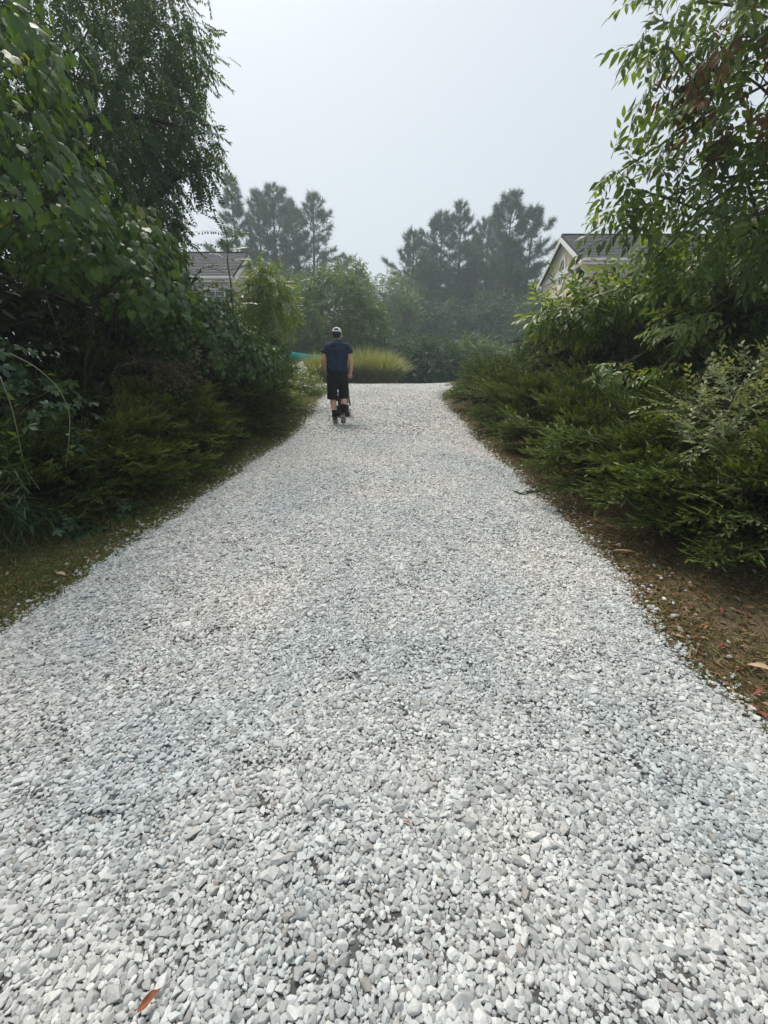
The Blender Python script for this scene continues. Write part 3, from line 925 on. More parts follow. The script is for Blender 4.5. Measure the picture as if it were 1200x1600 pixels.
def blob_points(ells, n, r, shell=.35, zmin=-1.0):
    """points through the outer shell of a union of ellipsoids; returns points and outward normals"""
    P, Nn = [], []
    vol = np.array([np.prod(e[1]) ** (2 / 3) for e in ells]); vol = vol / vol.sum()
    for (c, rad), f in zip(ells, vol):
        k = max(3, int(n * f))
        d = unit(r.normal(size=(k * 2, 3)))
        d = d[d[:, 2] > zmin][:k]
        q = 1 - shell * r.random(len(d)) ** 1.6
        lump = 1 + .10 * np.sin(d[:, 0] * 7 + c[0] * 3) + .10 * np.sin(d[:, 1] * 8 + c[2]) + .08 * np.sin(d[:, 2] * 9 + c[1])
        p = np.asarray(c) + d * np.asarray(rad) * (q * lump)[:, None]
        ok = np.ones(len(p), bool)
        for (c2, r2) in ells:
            if c2 is c: continue
            ok &= (((p - np.asarray(c2)) / (np.asarray(r2) * .72)) ** 2).sum(1) > 1
        P.append(p[ok]); Nn.append(unit(d / np.asarray(rad))[ok])
    return np.concatenate(P), np.concatenate(Nn)

def R3(x): return np.array([x, x, x], float) if np.isscalar(x) else np.array(x, float)

def leafy(name, label, cat, base, ells, n, temps, mat, seed, trunk_r=.06, droop=.3, upn=.6, out=.8, scale=(.8, 1.25), shell=.35,
          zmin=-1.0, group=None, bark='bark', stems=1, limb_pts=14, extra=None, crown='crown', lean=None, solo=0, solo_name='leaf', nout=.4, rand=.75):
    """tree or shrub: stem(s), limbs into each lobe, twigs of leaves through the outer shell"""
    r = np.random.default_rng(seed)
    base = np.asarray(base, float)
    root = empty(name, base, label, cat, group)
    ells = [(np.asarray(c, float), R3(q)) for c, q in ells]
    P, Nn = blob_points(ells, n, r, shell, zmin)
    tr = Soup()
    big = max(ells, key=lambda e: np.prod(e[1]))[0]
    for s in range(stems):
        b0 = base + (np.array([r.normal() * .12, r.normal() * .12, 0]) if stems > 1 else 0)
        top = big + (np.array([r.normal() * .3, r.normal() * .3, 0]) if stems > 1 else 0)
        ax = bend(b0, top, 0, 10, trunk_r * .4, r)
        tube(tr, ax, np.linspace(trunk_r, trunk_r * .45, 10), 8)
        for c, q in ells:
            j = r.integers(3, 9)
            lp = bend(ax[j], c + r.normal(size=3) * q * .15, .06 * np.linalg.norm(c - ax[j]), 7, .02, r)
            tube(tr, lp, np.linspace(trunk_r * .42, trunk_r * .14, 7), 6)
            pts = P[r.integers(0, len(P), limb_pts)]
            for p in pts:
                if np.linalg.norm((p - c) / q) < 1.25:
                    k = r.integers(3, 7)
                    tube(tr, bend(lp[k], p, .04, 5, .015, r), np.linspace(trunk_r * .13 + .002, .003, 5), 4, cap=False)
    tr.build('trunk', M[bark], root, True)
    d = Nn * out + rdir(len(P), 0, r) * rand + np.array([0, 0, -droop])
    nn = Nn * nout + np.array([0, 0, upn]) + rdir(len(P), 0, r) * .35
    if lean is not None: d = d + np.asarray(lean)
    sc = scale[0] + (scale[1] - scale[0]) * r.random(len(P))
    tint = r.random(len(P))
    which = r.integers(0, len(temps), len(P))
    Mx = orient(d, nn, sc)
    # the ones nearest the viewer, each leaf or spray a mesh of its own
    solo_i = np.array([], int)
    if solo:
        dist = np.linalg.norm(P - np.array([0, 0, EYE]), axis=1) + 2.0 * (Nn @ unit(-(base - np.array([0, 0, EYE]))) < 0)
        solo_i = np.argsort(dist)[:solo]
        mes = []
        for tmx in temps:
            mes.append([])
            for tv in (.1, .35, .6, .85):
                s = Soup(); s.add(tmx[0], tmx[1], tmx[2] + tv - .15); mes[-1].append(s.mesh(solo_name, mat))
        for i in solo_i:
            o = bpy.data.objects.new(solo_name, mes[which[i]][r.integers(0, 4)])
            mw = Matrix.Identity(4)
            for a in range(3):
                for b in range(3): mw[a][b] = Mx[i][a, b]
            mw.translation = Vector(P[i] - base)
            link(o, root); o.matrix_local = mw
    mask = np.ones(len(P), bool); mask[solo_i] = False
    cs = Soup()
    for q in range(len(temps)):
        k = mask & (which == q)
        cs.scatter(temps[q], Mx[k], P[k], tint[k])
    if extra: extra(cs, tr, r)
    c = cs.build(crown, mat, root)
    if solo: c['kind'] = 'stuff'
    return root

FARL = [T_twig(6, .5, T_rhomb(.17, .11, .12), 60, .2, 40 + i) for i in range(3)]
def far_tree(label, lobes, Y, n, mat, seed, group='leafy trees behind the crest', name='broadleaf_tree', cat='tree', zb=None, tr=.14, temps=None, **kw):
    ells = []
    kf = 1.25 if Y >= 30 else 1.0
    Y = Y * kf
    for px, py, rr in lobes:
        rr = rr * kf
        yy = Y + random.uniform(-.6, .6)
        ells.append((at(px, py, yy), R3(rr)))
    cx = np.mean([e[0][0] for e in ells])
    base = (cx, Y, float(gz(Y)) - .05 if zb is None else zb)
    leafy(name, label, cat, base, ells, n, temps or FARL, M[mat], seed, trunk_r=tr, droop=.25, group=group, scale=(.8 * kf, 1.25 * kf), **kw)

far_tree('round dark leafy tree directly behind the man and the tall grass', [(520, 500, 2.3), (495, 525, 2.0), (550, 520, 2.0), (525, 465, 1.3), (560, 560, 1.6), (500, 570, 1.8)], 27, 5200, 'far_green', 21)
far_tree('small open tree rising above the round tree by the sky gap', [(545, 428, .9), (560, 452, .9), (540, 450, .8)], 33, 900, 'far_green', 22)
far_tree('pale soft tree at the bottom of the sky gap', [(598, 480, 2.2), (588, 510, 2.4), (620, 500, 2.0), (605, 550, 2.4)], 36, 3400, 'far_pale', 23)
far_tree('hazy tree with feathery top just left of the right pine group', [(632, 462, 1.5), (640, 495, 2.2), (625, 540, 2.2), (655, 560, 2.0)], 40, 3000, 'far_dark', 24)
far_tree('broad hazy understory tree below the slim pine', [(690, 520, 2.4), (670, 560, 2.2), (720, 540, 2.4), (705, 575, 2.2)], 38, 4000, 'far_dark', 25)
far_tree('hazy understory tree below the tallest pine, near the right juniper', [(770, 510, 2.6), (800, 540, 2.4), (745, 560, 2.4), (790, 580, 2.2), (830, 560, 2.4)], 39, 4600, 'far_dark', 26)
far_tree('low arching shrub with fine leaves at the wood edge', [(655, 560, 1.1), (685, 570, 1.2), (640, 585, 1.0), (670, 590, 1.1), (700, 590, 1.0)], 26, 2400, 'far_dark', 27, name='shrub', cat='shrub')
far_tree('low pale shrub in front of the dark wood edge on the right', [(740, 560, 1.1), (770, 572, 1.2), (725, 585, 1.1), (790, 588, 1.1), (755, 592, 1.0)], 27, 2400, 'far_green', 28, name='shrub', cat='shrub')
far_tree('leafy tree between the pale house and the round tree', [(450, 480, 1.9), (430, 510, 2.0), (470, 510, 1.7), (445, 550, 2.0), (478, 470, 1.2)], 30, 3600, 'far_green', 29)
far_tree('dark leafy tree below the dense narrow pine', [(360, 470, 2.4), (395, 455, 2.2), (385, 500, 2.5), (420, 490, 2.2)], 38, 3200, 'far_green', 30)
far_tree('dark leafy tree beside the gable of the cream house', [(850, 500, 2.4), (835, 540, 2.5), (870, 560, 2.4), (845, 580, 2.2)], 34, 3400, 'far_dark', 31)

for i, (px, py, rr_, lab) in enumerate(((480, 500, 3.4, 'hazy tree far behind the open-branched pine'), (575, 520, 3.0, 'hazy tree far behind the round tree, in the sky gap'), (660, 510, 3.4, 'hazy tree far behind the shortest outer pine'), (740, 500, 3.6, 'hazy tree far behind the slim pine'), (820, 500, 3.6, 'hazy tree far behind the tallest pine'))):
    far_tree(lab, [(px, py, rr_), (px + 18, py + 40, rr_), (px - 20, py + 35, rr_), (px + 4, py - 25, rr_ * .7)], 54 + 2 * i, 1500, 'far_dark', 130 + i)

# ------------------------------------------------------------------ maiden grass on the crest
def reed_clump(px, Y, rad, hgt, n, label, seed):
    r = np.random.default_rng(seed)
    c = at(px, 600, Y); c[2] = float(gz(Y))
    root = empty('ornamental_grass', c, label, 'grass clump', 'maiden grass on the crest')
    cs, st = Soup(), Soup()
    for i in range(n):
        az = r.random() * 6.28; q = r.random() ** .5
        b = c + np.array([math.cos(az) * rad * .55 * q, math.sin(az) * rad * .35 * q, 0])
        lean = (.15 + .85 * q) * rad * .75
        a2 = az + r.normal() * .5
        hh = hgt * (.72 + .35 * r.random()) * (1.12 - .42 * q * q)
        t = np.linspace(0, 1, 5)
        pts = b + np.stack([np.cos(a2) * lean * t ** 2.2, np.sin(a2) * lean * t ** 2.2, hh * (t - .22 * t ** 3 * q)], -1)
        wd = .012 * (1 - t ** 2) + .001
        side = np.array([-math.sin(a2 + r.normal() * .6), math.cos(a2 + r.normal() * .6), 0])
        V = np.concatenate([pts - side * wd[:, None], pts + side * wd[:, None]])
        F = []
        for k in range(4): F += [(k, k + 1, 5 + k + 1), (k, 5 + k + 1, 5 + k)]
        cs.add(V, F, r.random() * .9 + np.tile(t * .15, 2))
    cs.build('blades', M['reed'], root)
reed_clump(497, 17.6, 1.10, 1.22, 1700, 'arching pale green grass clump left of the walking man', 51)
reed_clump(533, 17.9, 1.2, 1.40, 1500, 'tall grass clump directly behind the walking man', 52)
reed_clump(570, 17.7, 1.2, 1.48, 1700, 'grass clump just right of the walking man', 53)
reed_clump(598, 17.5, 1.15, 1.30, 1700, 'rounded grass clump at the right end of the row on the crest', 54)

# turquoise band
M['teal'] = leaf_mat('turquoise_cloth', (.012, .34, .33), (.03, .44, .42), .4, .55, .3, tcol=(1.2, 1.3, 1.3))
def teal_band():
    a, b = at(424, 543, 21.0), at(508, 556, 20.0)
    root = empty('fabric_band', (a[0], a[1], float(gz(21))), 'turquoise fabric band slanting down behind the grass and the man', 'banner')
    n = 24; t = np.linspace(0, 1, n)
    V, F = [], []
    for i, u in enumerate(t):
        p = a + (b - a) * u; p[2] -= .05 * math.sin(u * math.pi) ; h = .14 + .20 * min(1, u * 1.6); dy = .02 * math.sin(u * 19)
        for z in (0, -h * .5, -h):
            V.append((p[0] - root.location[0], p[1] + dy + .01 * math.sin(u * 31 + z * 9) - root.location[1], p[2] + z - root.location[2]))
    for i in range(n - 1):
        for k in range(2): F.append((i * 3 + k, i * 3 + k + 1, i * 3 + 4 + k, i * 3 + 3 + k))
    o = poly_obj('band', V, F, M['teal'], root, True)
    md = o.modifiers.new('thick', 'SOLIDIFY'); md.thickness = .006
    for p in (a, b):
        s = Soup(); tube(s, [(p[0], p[1] + .04, float(gz(p[1])) - .1), (p[0], p[1] + .04, p[2] + .05)], .03, 8)
        s.build('post', M['bark_dark'], root, True)
teal_band()

# ------------------------------------------------------------------ thickets added behind the hedges: gaps stay dark, raised lobes block side skylight
THK = [T_twig(7, .42, T_rhomb(.14, .085, .12), 60, .25, 60 + i) for i in range(3)]
def thicket(label, x, y, lobes, n, seed, mat='thicket', temps=None, **kw):
    zb = float(gzs(x, y))
    ells = [(np.array([x + dx, y + dy, zb + dz]), R3(q)) for dx, dy, dz, q in lobes]
    kw.setdefault('trunk_r', .05); kw.setdefault('stems', 3); kw.setdefault('bark', 'bark_dark')
    leafy('shrub', label, 'shrub', (x, y, zb), ells, n, temps or THK, M[mat], seed, group='dark shrubs behind the hedges', **kw)
thicket('dark shrub under the grape vine at the left edge', -5.6, 3.6, [(0, 0, 1.0, 1.25), (.4, 1.0, 1.5, 1.1), (-.6, 0, 2.6, 1.3), (-.8, 1.0, 3.6, 1.2)], 2200, 71)
thicket('dark shrub in the hollow behind the left junipers', -5.0, 6.0, [(0, 0, .9, 1.1), (.2, .7, 1.6, 1.0), (-.6, 0, 2.4, 1.2)], 1500, 72)
thicket('dark shrub behind the tall left juniper', -4.5, 8.6, [(0, 0, .9, 1.0), (0, .6, 1.5, .9), (-.8, 0, 2.0, 1.0)], 1300, 73)
thicket('dark shrub filling the gap under the slender right tree', 5.6, 4.6, [(0, 0, .9, 1.2), (-.3, .9, 1.3, 1.0), (.6, .2, 2.2, 1.2), (1.0, -.6, 3.0, 1.2)], 2200, 74)
thicket('dark shrub behind the pale-leaved shrub on the right', 5.3, 6.6, [(0, 0, .9, 1.1), (-.2, .5, 1.5, 1.0), (.7, 0, 2.2, 1.2)], 1800, 75)
thicket('dark shrub below the cream house gable', 5.0, 9.0, [(0, 0, .9, 1.1), (-.3, .6, 1.3, .9), (.7, 0, 1.7, 1.0)], 1300, 76)
thicket('dusky purple-brown shrub at the end of the bright branch', 3.55, 8.2, [(0, 0, 1.1, .55), (.2, .2, 1.45, .5)], 420, 77, mat='smoke', trunk_r=.03)

# ------------------------------------------------------------------ junipers
def juniper(label, x, y, rad, hgt, nbr, seed, mat='juniper', face=0.0, per=15, lift=1.0, group='spreading junipers along the drive', tilt=None):
    r = np.random.default_rng(seed)
    zb = float(gzs(x, y))
    root = empty('juniper', (x, y, zb), label, 'juniper', group)
    st, cs = Soup(), Soup()
    PP, DD, SS = [], [], []
    for b in range(nbr):
        az = face + r.normal() * 1.25 if r.random() < .75 else r.random() * 6.28
        f = (int(6 * (b + .5) / nbr) + .5 + .35 * r.normal()) / 6; f = min(1, max(.02, f))     # flat tiers, low ones first
        el = R(6 + 58 * f ** 1.2 + r.normal() * 6)
        L = rad * (1.12 - .30 * f) * (.72 + .42 * r.random())
        m = 8; t = np.linspace(0, 1, m)
        hor = L * t * math.cos(el * .9)
        ver = .06 + (hgt * (.22 + .95 * f) * t ** .8 - .20 * hgt * t ** 2.5) * lift * (.8 + .3 * r.random())
        az2 = az + r.normal() * .25 * t
        pts = np.array([x, y, zb]) + np.stack([np.cos(az2) * hor, np.sin(az2) * hor, ver], -1)
        tube(st, pts, .016 * (1 - t) + .004, 4, cap=False)
        k = int(per * (.75 + .5 * r.random()))
        u = .28 + .72 * r.random(k) ** .75
        P = np.stack([np.interp(u, t, pts[:, i]) for i in range(3)], -1)
        tan = unit(np.stack([np.interp(u, t, np.gradient(pts[:, i])) for i in range(3)], -1))
        side = unit(np.cross(tan, [0, 0, 1.0]))
        sg = np.where(r.random(k) < .5, -1, 1)[:, None]
        d = tan * (.75 + .5 * r.random((k, 1))) + side * sg * (.75 * r.random((k, 1))) + np.array([0, 0, .16]) + r.normal(size=(k, 3)) * np.array([.2, .2, .12])
        P = P + side * sg * (.10 * r.random((k, 1))) * (1.2 - u[:, None])
        PP.append(P); DD.append(d); SS.append((.75 + .60 * r.random(k)) * (1.0 if rad < 1.05 else 1.15))
    P = np.concatenate(PP); D = np.concatenate(DD); S = np.concatenate(SS)
    nn = np.array([0, 0, 1.0]) + r.normal(size=P.shape) * .25
    Mx = orient(D, nn, S); w_ = r.integers(0, len(PLUMES), len(P)); tint = r.random(len(P)) * .55
    for q in range(len(PLUMES)):
        k = w_ == q
        cs.scatter(PLUMES[q], Mx[k], P[k], tint[k])
    st.build('stem', M['bark_dark'], root)
    cs.build('foliage', M[mat], root)
    return len(P)

np_ = 0
FL, FR = -.25, math.pi + .25
np_ += juniper('low juniper at the left edge above the creeper leaves', -3.55, 3.55, .85, .62, 34, 201, 'juniper', FL)
np_ += juniper('juniper with yellow-green tips second from the left edge', -3.15, 4.55, .80, .66, 34, 202, 'juniper_gold', FL)
np_ += juniper('bronze-tinged juniper midway along the left hedge', -3.00, 5.75, .80, .80, 34, 203, 'juniper_gold', FL)
np_ += juniper('juniper in the shade just before the tall left juniper', -2.9, 7.0, .82, .95, 34, 204, 'juniper', FL)
np_ += juniper('tall juniper draped with vine near the white blooms', -2.78, 8.25, 1.0, 1.6, 50, 205, 'juniper', FL, lift=1.0)
np_ += juniper('tall juniper at the far end of the left hedge', -3.1, 9.5, .95, 1.8, 44, 206, 'juniper', FL)
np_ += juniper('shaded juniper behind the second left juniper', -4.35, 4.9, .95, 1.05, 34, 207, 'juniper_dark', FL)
np_ += juniper('shaded juniper behind the bronze-tinged juniper', -4.15, 6.4, .95, 1.35, 36, 208, 'juniper', FL)
np_ += juniper('low juniper at the right edge beside the long grass blades', 3.28, 2.95, 1.12, .80, 40, 211, 'juniper', FR)
np_ += juniper('low juniper with a pale bare twig, second from the right edge', 2.95, 4.05, 1.08, .86, 40, 212, 'juniper', FR)
np_ += juniper('spreading juniper bulging over the straw verge on the right', 2.70, 5.2, 1.02, .88, 38, 213, 'juniper', FR)
np_ += juniper('juniper midway along the right hedge', 2.64, 6.6, .95, .95, 36, 214, 'juniper', FR)
np_ += juniper('juniper three from the far end of the right hedge', 2.60, 8.0, .98, 1.02, 36, 215, 'juniper', FR)
np_ += juniper('juniper second from the far end of the right hedge', 2.6, 9.5, .95, .96, 34, 216, 'juniper', FR)
np_ += juniper('last juniper of the right hedge beside the crest', 2.85, 11.0, .95, .90, 32, 217, 'juniper', FR)
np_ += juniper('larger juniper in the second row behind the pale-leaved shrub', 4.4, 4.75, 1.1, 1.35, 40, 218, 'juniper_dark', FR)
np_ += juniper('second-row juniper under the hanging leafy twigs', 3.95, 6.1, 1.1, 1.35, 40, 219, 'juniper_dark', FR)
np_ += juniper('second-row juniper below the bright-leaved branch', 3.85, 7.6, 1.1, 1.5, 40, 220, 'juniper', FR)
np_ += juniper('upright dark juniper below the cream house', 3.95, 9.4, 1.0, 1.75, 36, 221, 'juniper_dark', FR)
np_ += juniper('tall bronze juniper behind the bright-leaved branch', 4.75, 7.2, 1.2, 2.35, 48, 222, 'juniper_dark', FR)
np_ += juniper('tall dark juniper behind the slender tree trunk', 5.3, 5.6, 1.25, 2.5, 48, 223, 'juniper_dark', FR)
print('juniper plumes', np_)

# ------------------------------------------------------------------ left: vine mounds and trees
GRAPE = [T_grape(.135, i, .12 + .06 * i) for i in range(4)]
def E_(px, py, Y, q): return (at(px, py, Y), R3(q))
leafy('grape_vine', 'large-leaved grape vine draped over the trees at the left edge', 'vine', (-4.3, 4.4, float(gzs(-4.3, 4.4))),
      [E_(-70, 250, 4.0, (1.0, 1.0, 1.05)), E_(45, 330, 4.5, (.72, .8, .72)), E_(-40, 90, 4.3, (.75, .8, .6))],
      1600, GRAPE, M['grape'], 301, bark='bark_dark', trunk_r=.03, droop=.95, out=.35, upn=.25, nout=1.0, rand=.45, scale=(.65, 1.3), shell=.25, zmin=-.45, crown='foliage', solo=280, limb_pts=20)
leafy('grape_vine', 'grape vine mound with broad drooping leaves beside the dark hollow', 'vine', (-4.0, 5.3, float(gzs(-4.0, 5.3))),
      [E_(150, 430, 5.0, (.75, .7, .42)), E_(235, 478, 5.3, (.52, .6, .42)), E_(205, 400, 5.6, (.6, .6, .45))],
      1150, GRAPE, M['grape'], 302, bark='bark_dark', trunk_r=.022, droop=.85, out=.35, upn=.35, nout=1.0, rand=.45, scale=(.6, 1.2), shell=.25, zmin=-.35, crown='foliage', solo=250, limb_pts=20)
VS = [T_twig(6, .24, T_leaf(.080, .066, 1, .12, .18, .0, .32), 60, .3, 80 + i) for i in range(3)]
leafy('climbing_vine', 'small-leaved vine mound in front of the pale house roof', 'vine', (-3.9, 7.2, float(gzs(-3.9, 7.2))),
      [E_(310, 525, 7.0, (.80, .8, .70)), E_(250, 478, 7.2, (.62, .7, .60)), E_(370, 560, 7.3, (.60, .6, .42)), E_(190, 425, 7.4, (.55, .7, .45))],
      1900, VS, M['vine_small'], 303, trunk_r=.04, droop=.7, out=.4, upn=.3, nout=1.0, rand=.5, scale=(.7, 1.2), shell=.28, zmin=-.5, crown='foliage')
leafy('climbing_vine', 'vine curtain hanging over the tall left juniper', 'vine', (-2.9, 8.7, float(gzs(-2.9, 8.7))),
      [E_(430, 560, 8.3, (.33, .3, .55)), E_(415, 600, 8.2, (.3, .3, .4)), E_(400, 530, 8.2, (.4, .4, .25))],
      330, VS, M['vine_small'], 304, trunk_r=.02, droop=1.0, out=.4, upn=.2, nout=1.0, rand=.4, scale=(.6, 1.0), shell=.3, zmin=-.9, crown='foliage')
PIN = [T_pinnate(8, .32, .075, .034, .3, 90 + i, 0) for i in range(4)]
leafy('locust_tree', 'tall locust tree with feathery drooping leaves above the grape vine', 'tree', (-6.0, 8.6, float(gzs(-6, 8.6))),
      [E_(40, 40, 8.6, 2.3), E_(185, 150, 8.6, 1.15), E_(205, 290, 8.6, (.85, .9, .95)), E_(120, 270, 9.0, 1.3), E_(230, 60, 9.0, 1.0), E_(300, 215, 8.6, (.42, .5, .32)), E_(310, 260, 8.7, (.3, .4, .22)), E_(245, 360, 8.8, (.5, .5, .4)),
       ((-7.6, 5.6, 5.6), R3((1.7, 2.0, 1.7))), ((-7.0, 3.4, 6.4), R3((1.7, 1.8, 1.3)))],  # two unseen lobes added to keep side skylight off the left hedge
      9000, PIN, M['locust'], 305, trunk_r=.17, droop=.75, out=.7, upn=.5, scale=(.8, 1.3), shell=.6, limb_pts=26, bark='bark_dark')
PINS = [T_pinnate(8, .30, .095, .036, .3, 97 + i, 0) for i in range(3)]
PINB = [T_pinnate(9, .42, .085, .032, .35, 95 + i) for i in range(3)]
def sapling(label, px0, px1, pt, Y, n, seed, mat, spread=.3, temps=PINB, name='sumac_sapling'):
    r = np.random.default_rng(seed)
    top = at(px1, pt, Y); bx = at(px0, 560, Y)
    base = np.array([bx[0], Y, float(gzs(bx[0], Y))])
    root = empty(name, base, label, 'sapling')
    s, c = Soup(), Soup()
    ax = bend(base, top, 0, 12, .02, r)
    tube(s, ax, np.linspace(.035, .008, 12), 7)
    u = .42 + .58 * np.linspace(0, 1, n) ** .8
    P = np.stack([np.interp(u, np.linspace(0, 1, 12), ax[:, i]) for i in range(3)], -1)
    az = np.arange(n) * 2.4 + r.normal(size=n) * .3
    d = np.stack([np.cos(az), np.sin(az), .35 + .5 * (u - .5) + r.normal(size=n) * .2], -1)
    P = P + d * np.array([1, 1, 0]) * spread * r.random((n, 1)) * (1.1 - u)[:, None]
    for q in range(len(temps)):
        k = np.arange(n) % len(temps) == q
        c.scatter(temps[q], orient(d[k], [0, 0, 1.0], .7 + .5 * r.random(int(k.sum()))), P[k], r.random(int(k.sum())) * .8)
    s.build('trunk', M['twig'], root, True); c.build('crown', M[mat], root)
sapling('slim sumac sapling with arching leaves in front of the pale house', 372, 350, 352, 8.8, 34, 311, 'vine_small', .25, PINB)
leafy('sapling', 'bright green bushy sapling between the sumac and the hazy trees', 'sapling', (-3.25, 10.4, float(gzs(-3.25, 10.4))),
      [E_(425, 445, 10.3, (.40, .4, .38)), E_(440, 480, 10.3, (.36, .4, .4)), E_(398, 470, 10.2, (.40, .4, .42)), E_(410, 425, 10.4, (.25, .3, .22))],
      560, PIN, M['bright'], 312, trunk_r=.04, droop=.35, out=.6, shell=.5, scale=(.55, .95), bark='twig', stems=2)
PAL = [T_palmate(.085, .045, i) for i in range(3)]
leafy('creeper', 'five-fingered creeper leaves over the shaded bank at the left edge', 'creeper', (-3.9, 3.5, float(gzs(-3.9, 3.5))),
      [E_(40, 640, 3.7, (.55, .45, .30)), E_(120, 690, 4.1, (.3, .35, .14)), E_(-20, 560, 3.7, (.3, .3, .25))],
      150, PAL, M['creeper'], 321, trunk_r=.012, droop=.5, out=.5, upn=.7, nout=.7, shell=.3, scale=(.7, 1.2), zmin=-.3, crown='foliage', solo=90, bark='twig', limb_pts=8)
leafy('creeper', 'five-fingered creeper leaves trailing over the soil at the lower left', 'creeper', (-3.0, 3.35, float(gzs(-3.0, 3.35))),
      [E_(70, 815, 3.25, (.30, .22, .10)), E_(125, 830, 3.35, (.2, .2, .08)), E_(200, 800, 3.8, (.25, .2, .10))],
      85, PAL, M['creeper'], 322, trunk_r=.008, droop=.3, out=.5, upn=.9, nout=.5, shell=.4, scale=(.7, 1.1), zmin=-.1, crown='foliage', solo=60, bark='twig', limb_pts=6)

# hanging vine shoots, dead twigs
def shoot(label, pts, rad, seed, leaves=6, mat='stem_green', name='vine_shoot'):
    r = np.random.default_rng(seed)
    P = np.array([at(*p) for p in pts])
    # smooth the path
    t = np.linspace(0, 1, len(P)); tt = np.linspace(0, 1, 22)
    Q = np.stack([np.interp(tt, t, P[:, i]) for i in range(3)], -1)
    for _ in range(2): Q[1:-1] = (Q[:-2] + 2 * Q[1:-1] + Q[2:]) / 4
    root = empty(name, Q[0], label, 'vine')
    s = Soup(); tube(s, Q, np.linspace(rad, rad * .5, 22), 6); s.build('stem', M[mat], root, True)
    lf = T_leaf(.055, .035, 2, .15, .2, .012)
    for i in range(leaves):
        k = r.integers(4, 21)
        c = Soup(); c.scatter(lf, orient(rdir(1, -.2, r), rdir(1, 1.2, r), .5 + .8 * r.random()), Q[k][None], .7)
        c.build('leaf', M['grape'], root)
shoot('long bare vine shoot hanging from the grape vine at the left edge', [(0, 588, 3.3), (20, 640, 3.25), (32, 700, 3.2), (40, 735, 3.2), (62, 765, 3.15)], .004, 331, 7)
shoot('arching vine shoot with small paired leaves in front of the hollow', [(15, 552, 3.4), (55, 572, 3.4), (92, 605, 3.4), (110, 645, 3.35), (108, 690, 3.3), (102, 730, 3.3)], .0045, 332, 10)
shoot('thin pale looping stem in the dark hollow', [(215, 566, 4.8), (180, 572, 4.8), (175, 600, 4.8), (182, 640, 4.8), (195, 660, 4.8)], .004, 333, 0, 'twig')
shoot('dead branch slanting across the dark hollow', [(-20, 425, 4.6), (40, 440, 4.8), (90, 462, 5.0), (130, 480, 5.2)], .010, 334, 0, 'twig', 'dead_branch')
shoot('forked dead twig below the grape vine', [(70, 460, 4.8), (85, 500, 4.9), (100, 545, 5.0), (92, 560, 5.0)], .007, 335, 0, 'twig', 'dead_branch')
shoot('pale curved bare twig lying over the right juniper', [(898, 710, 4.3), (912, 714, 4.3), (921, 722, 4.3), (924, 732, 4.3)], .006, 336, 0, 'twig', 'dead_branch')
DRY = [T_twig(5, .2, T_leaf(.045, .028, 1), 60, .2, 120 + i) for i in range(2)]
M['dry'] = leaf_mat('dry_leaf', (.055, .040, .022), (.13, .11, .055), .25, .6, .25)
leafy('shrub', 'half-dead shrub with dull tan twigs below the small-leaved vine', 'shrub', (-3.6, 5.9, float(gzs(-3.6, 5.9))),
      [E_(250, 580, 5.7, (.5, .4, .28)), E_(300, 590, 5.9, (.3, .3, .2))], 130, DRY, M['dry'], 337, trunk_r=.02, stems=3, shell=.8, bark='twig', limb_pts=30, crown='foliage')
BAM = [T_twig(6, .3, T_leaf(.14, .017, 1, .2, .25), 40, .5, 130 + i) for i in range(2)]
leafy('weed', 'narrow-leaved weed arching in from the left edge', 'weed', (-3.15, 2.95, float(gzs(-3.15, 2.95))),
      [E_(0, 780, 3.0, (.22, .2, .18)), E_(20, 745, 3.1, (.14, .14, .1))], 55, BAM, M['creeper'], 338, trunk_r=.006, stems=3, droop=.5, shell=.8, crown='foliage', bark='stem_green', limb_pts=4)

# hydrangea with white heads, roadside weeds on the left near the crest
SMALL = [T_twig(6, .2, T_leaf(.07, .045, 1), 60, .2, 140 + i) for i in range(3)]
hx = at(478, 590, 12.3)
leafy('hydrangea', 'white-flowered hydrangea past the end of the left hedge', 'shrub', (hx[0], 12.3, float(gz(12.3))),
      [E_(474, 592, 12.3, (.38, .35, .38)), E_(492, 603, 12.2, (.35, .3, .25)), E_(458, 600, 12.2, (.35, .3, .35))], 230, SMALL, M['bright'], 341, trunk_r=.012, stems=4, shell=.6, crown='foliage', bark='stem_green')
hyd = bpy.data.objects['hydrangea']
rb = np.random.default_rng(342)
PET = T_leaf(.03, .03, 1, .1, .1)
for (px, py, q) in ((461, 573, .055), (468, 571, .06), (474, 574, .06), (477, 578, .085), (464, 578, .05), (470, 579, .05), (471, 568, .06)):
    c = at(px, py, 11.95)
    s = Soup(); n = 60; d = rdir(n, .3, rb)
    s.scatter(PET, orient(rdir(n, 0, rb), d, .8), c + d * q * np.array([1, 1, .8]), rb.random(n))
    s.build('bloom', M['bloom'], hyd)
for i, (px, py, Y, rr, lab) in enumerate(((440, 640, 9.6, .26, 'leafy weeds at the foot of the tall left juniper'), (462, 628, 10.6, .3, 'leafy weeds on the left verge short of the hydrangea'), (492, 612, 12.8, .34, 'leafy weeds right of the hydrangea by the gravel edge'))):
    c = at(px, py, Y); zb = float(gzs(c[0], Y))
    leafy('weed', lab, 'weed', (c[0], Y, zb), [((c[0], Y, zb + rr * .7), (rr * 1.2, rr, rr)), ((c[0] - .3, Y + .2, zb + rr * .6), (rr, rr, rr * .8))], 90, SMALL, M['bright'], 345 + i, trunk_r=.006, stems=4, shell=.7, crown='foliage', bark='stem_green', limb_pts=4)

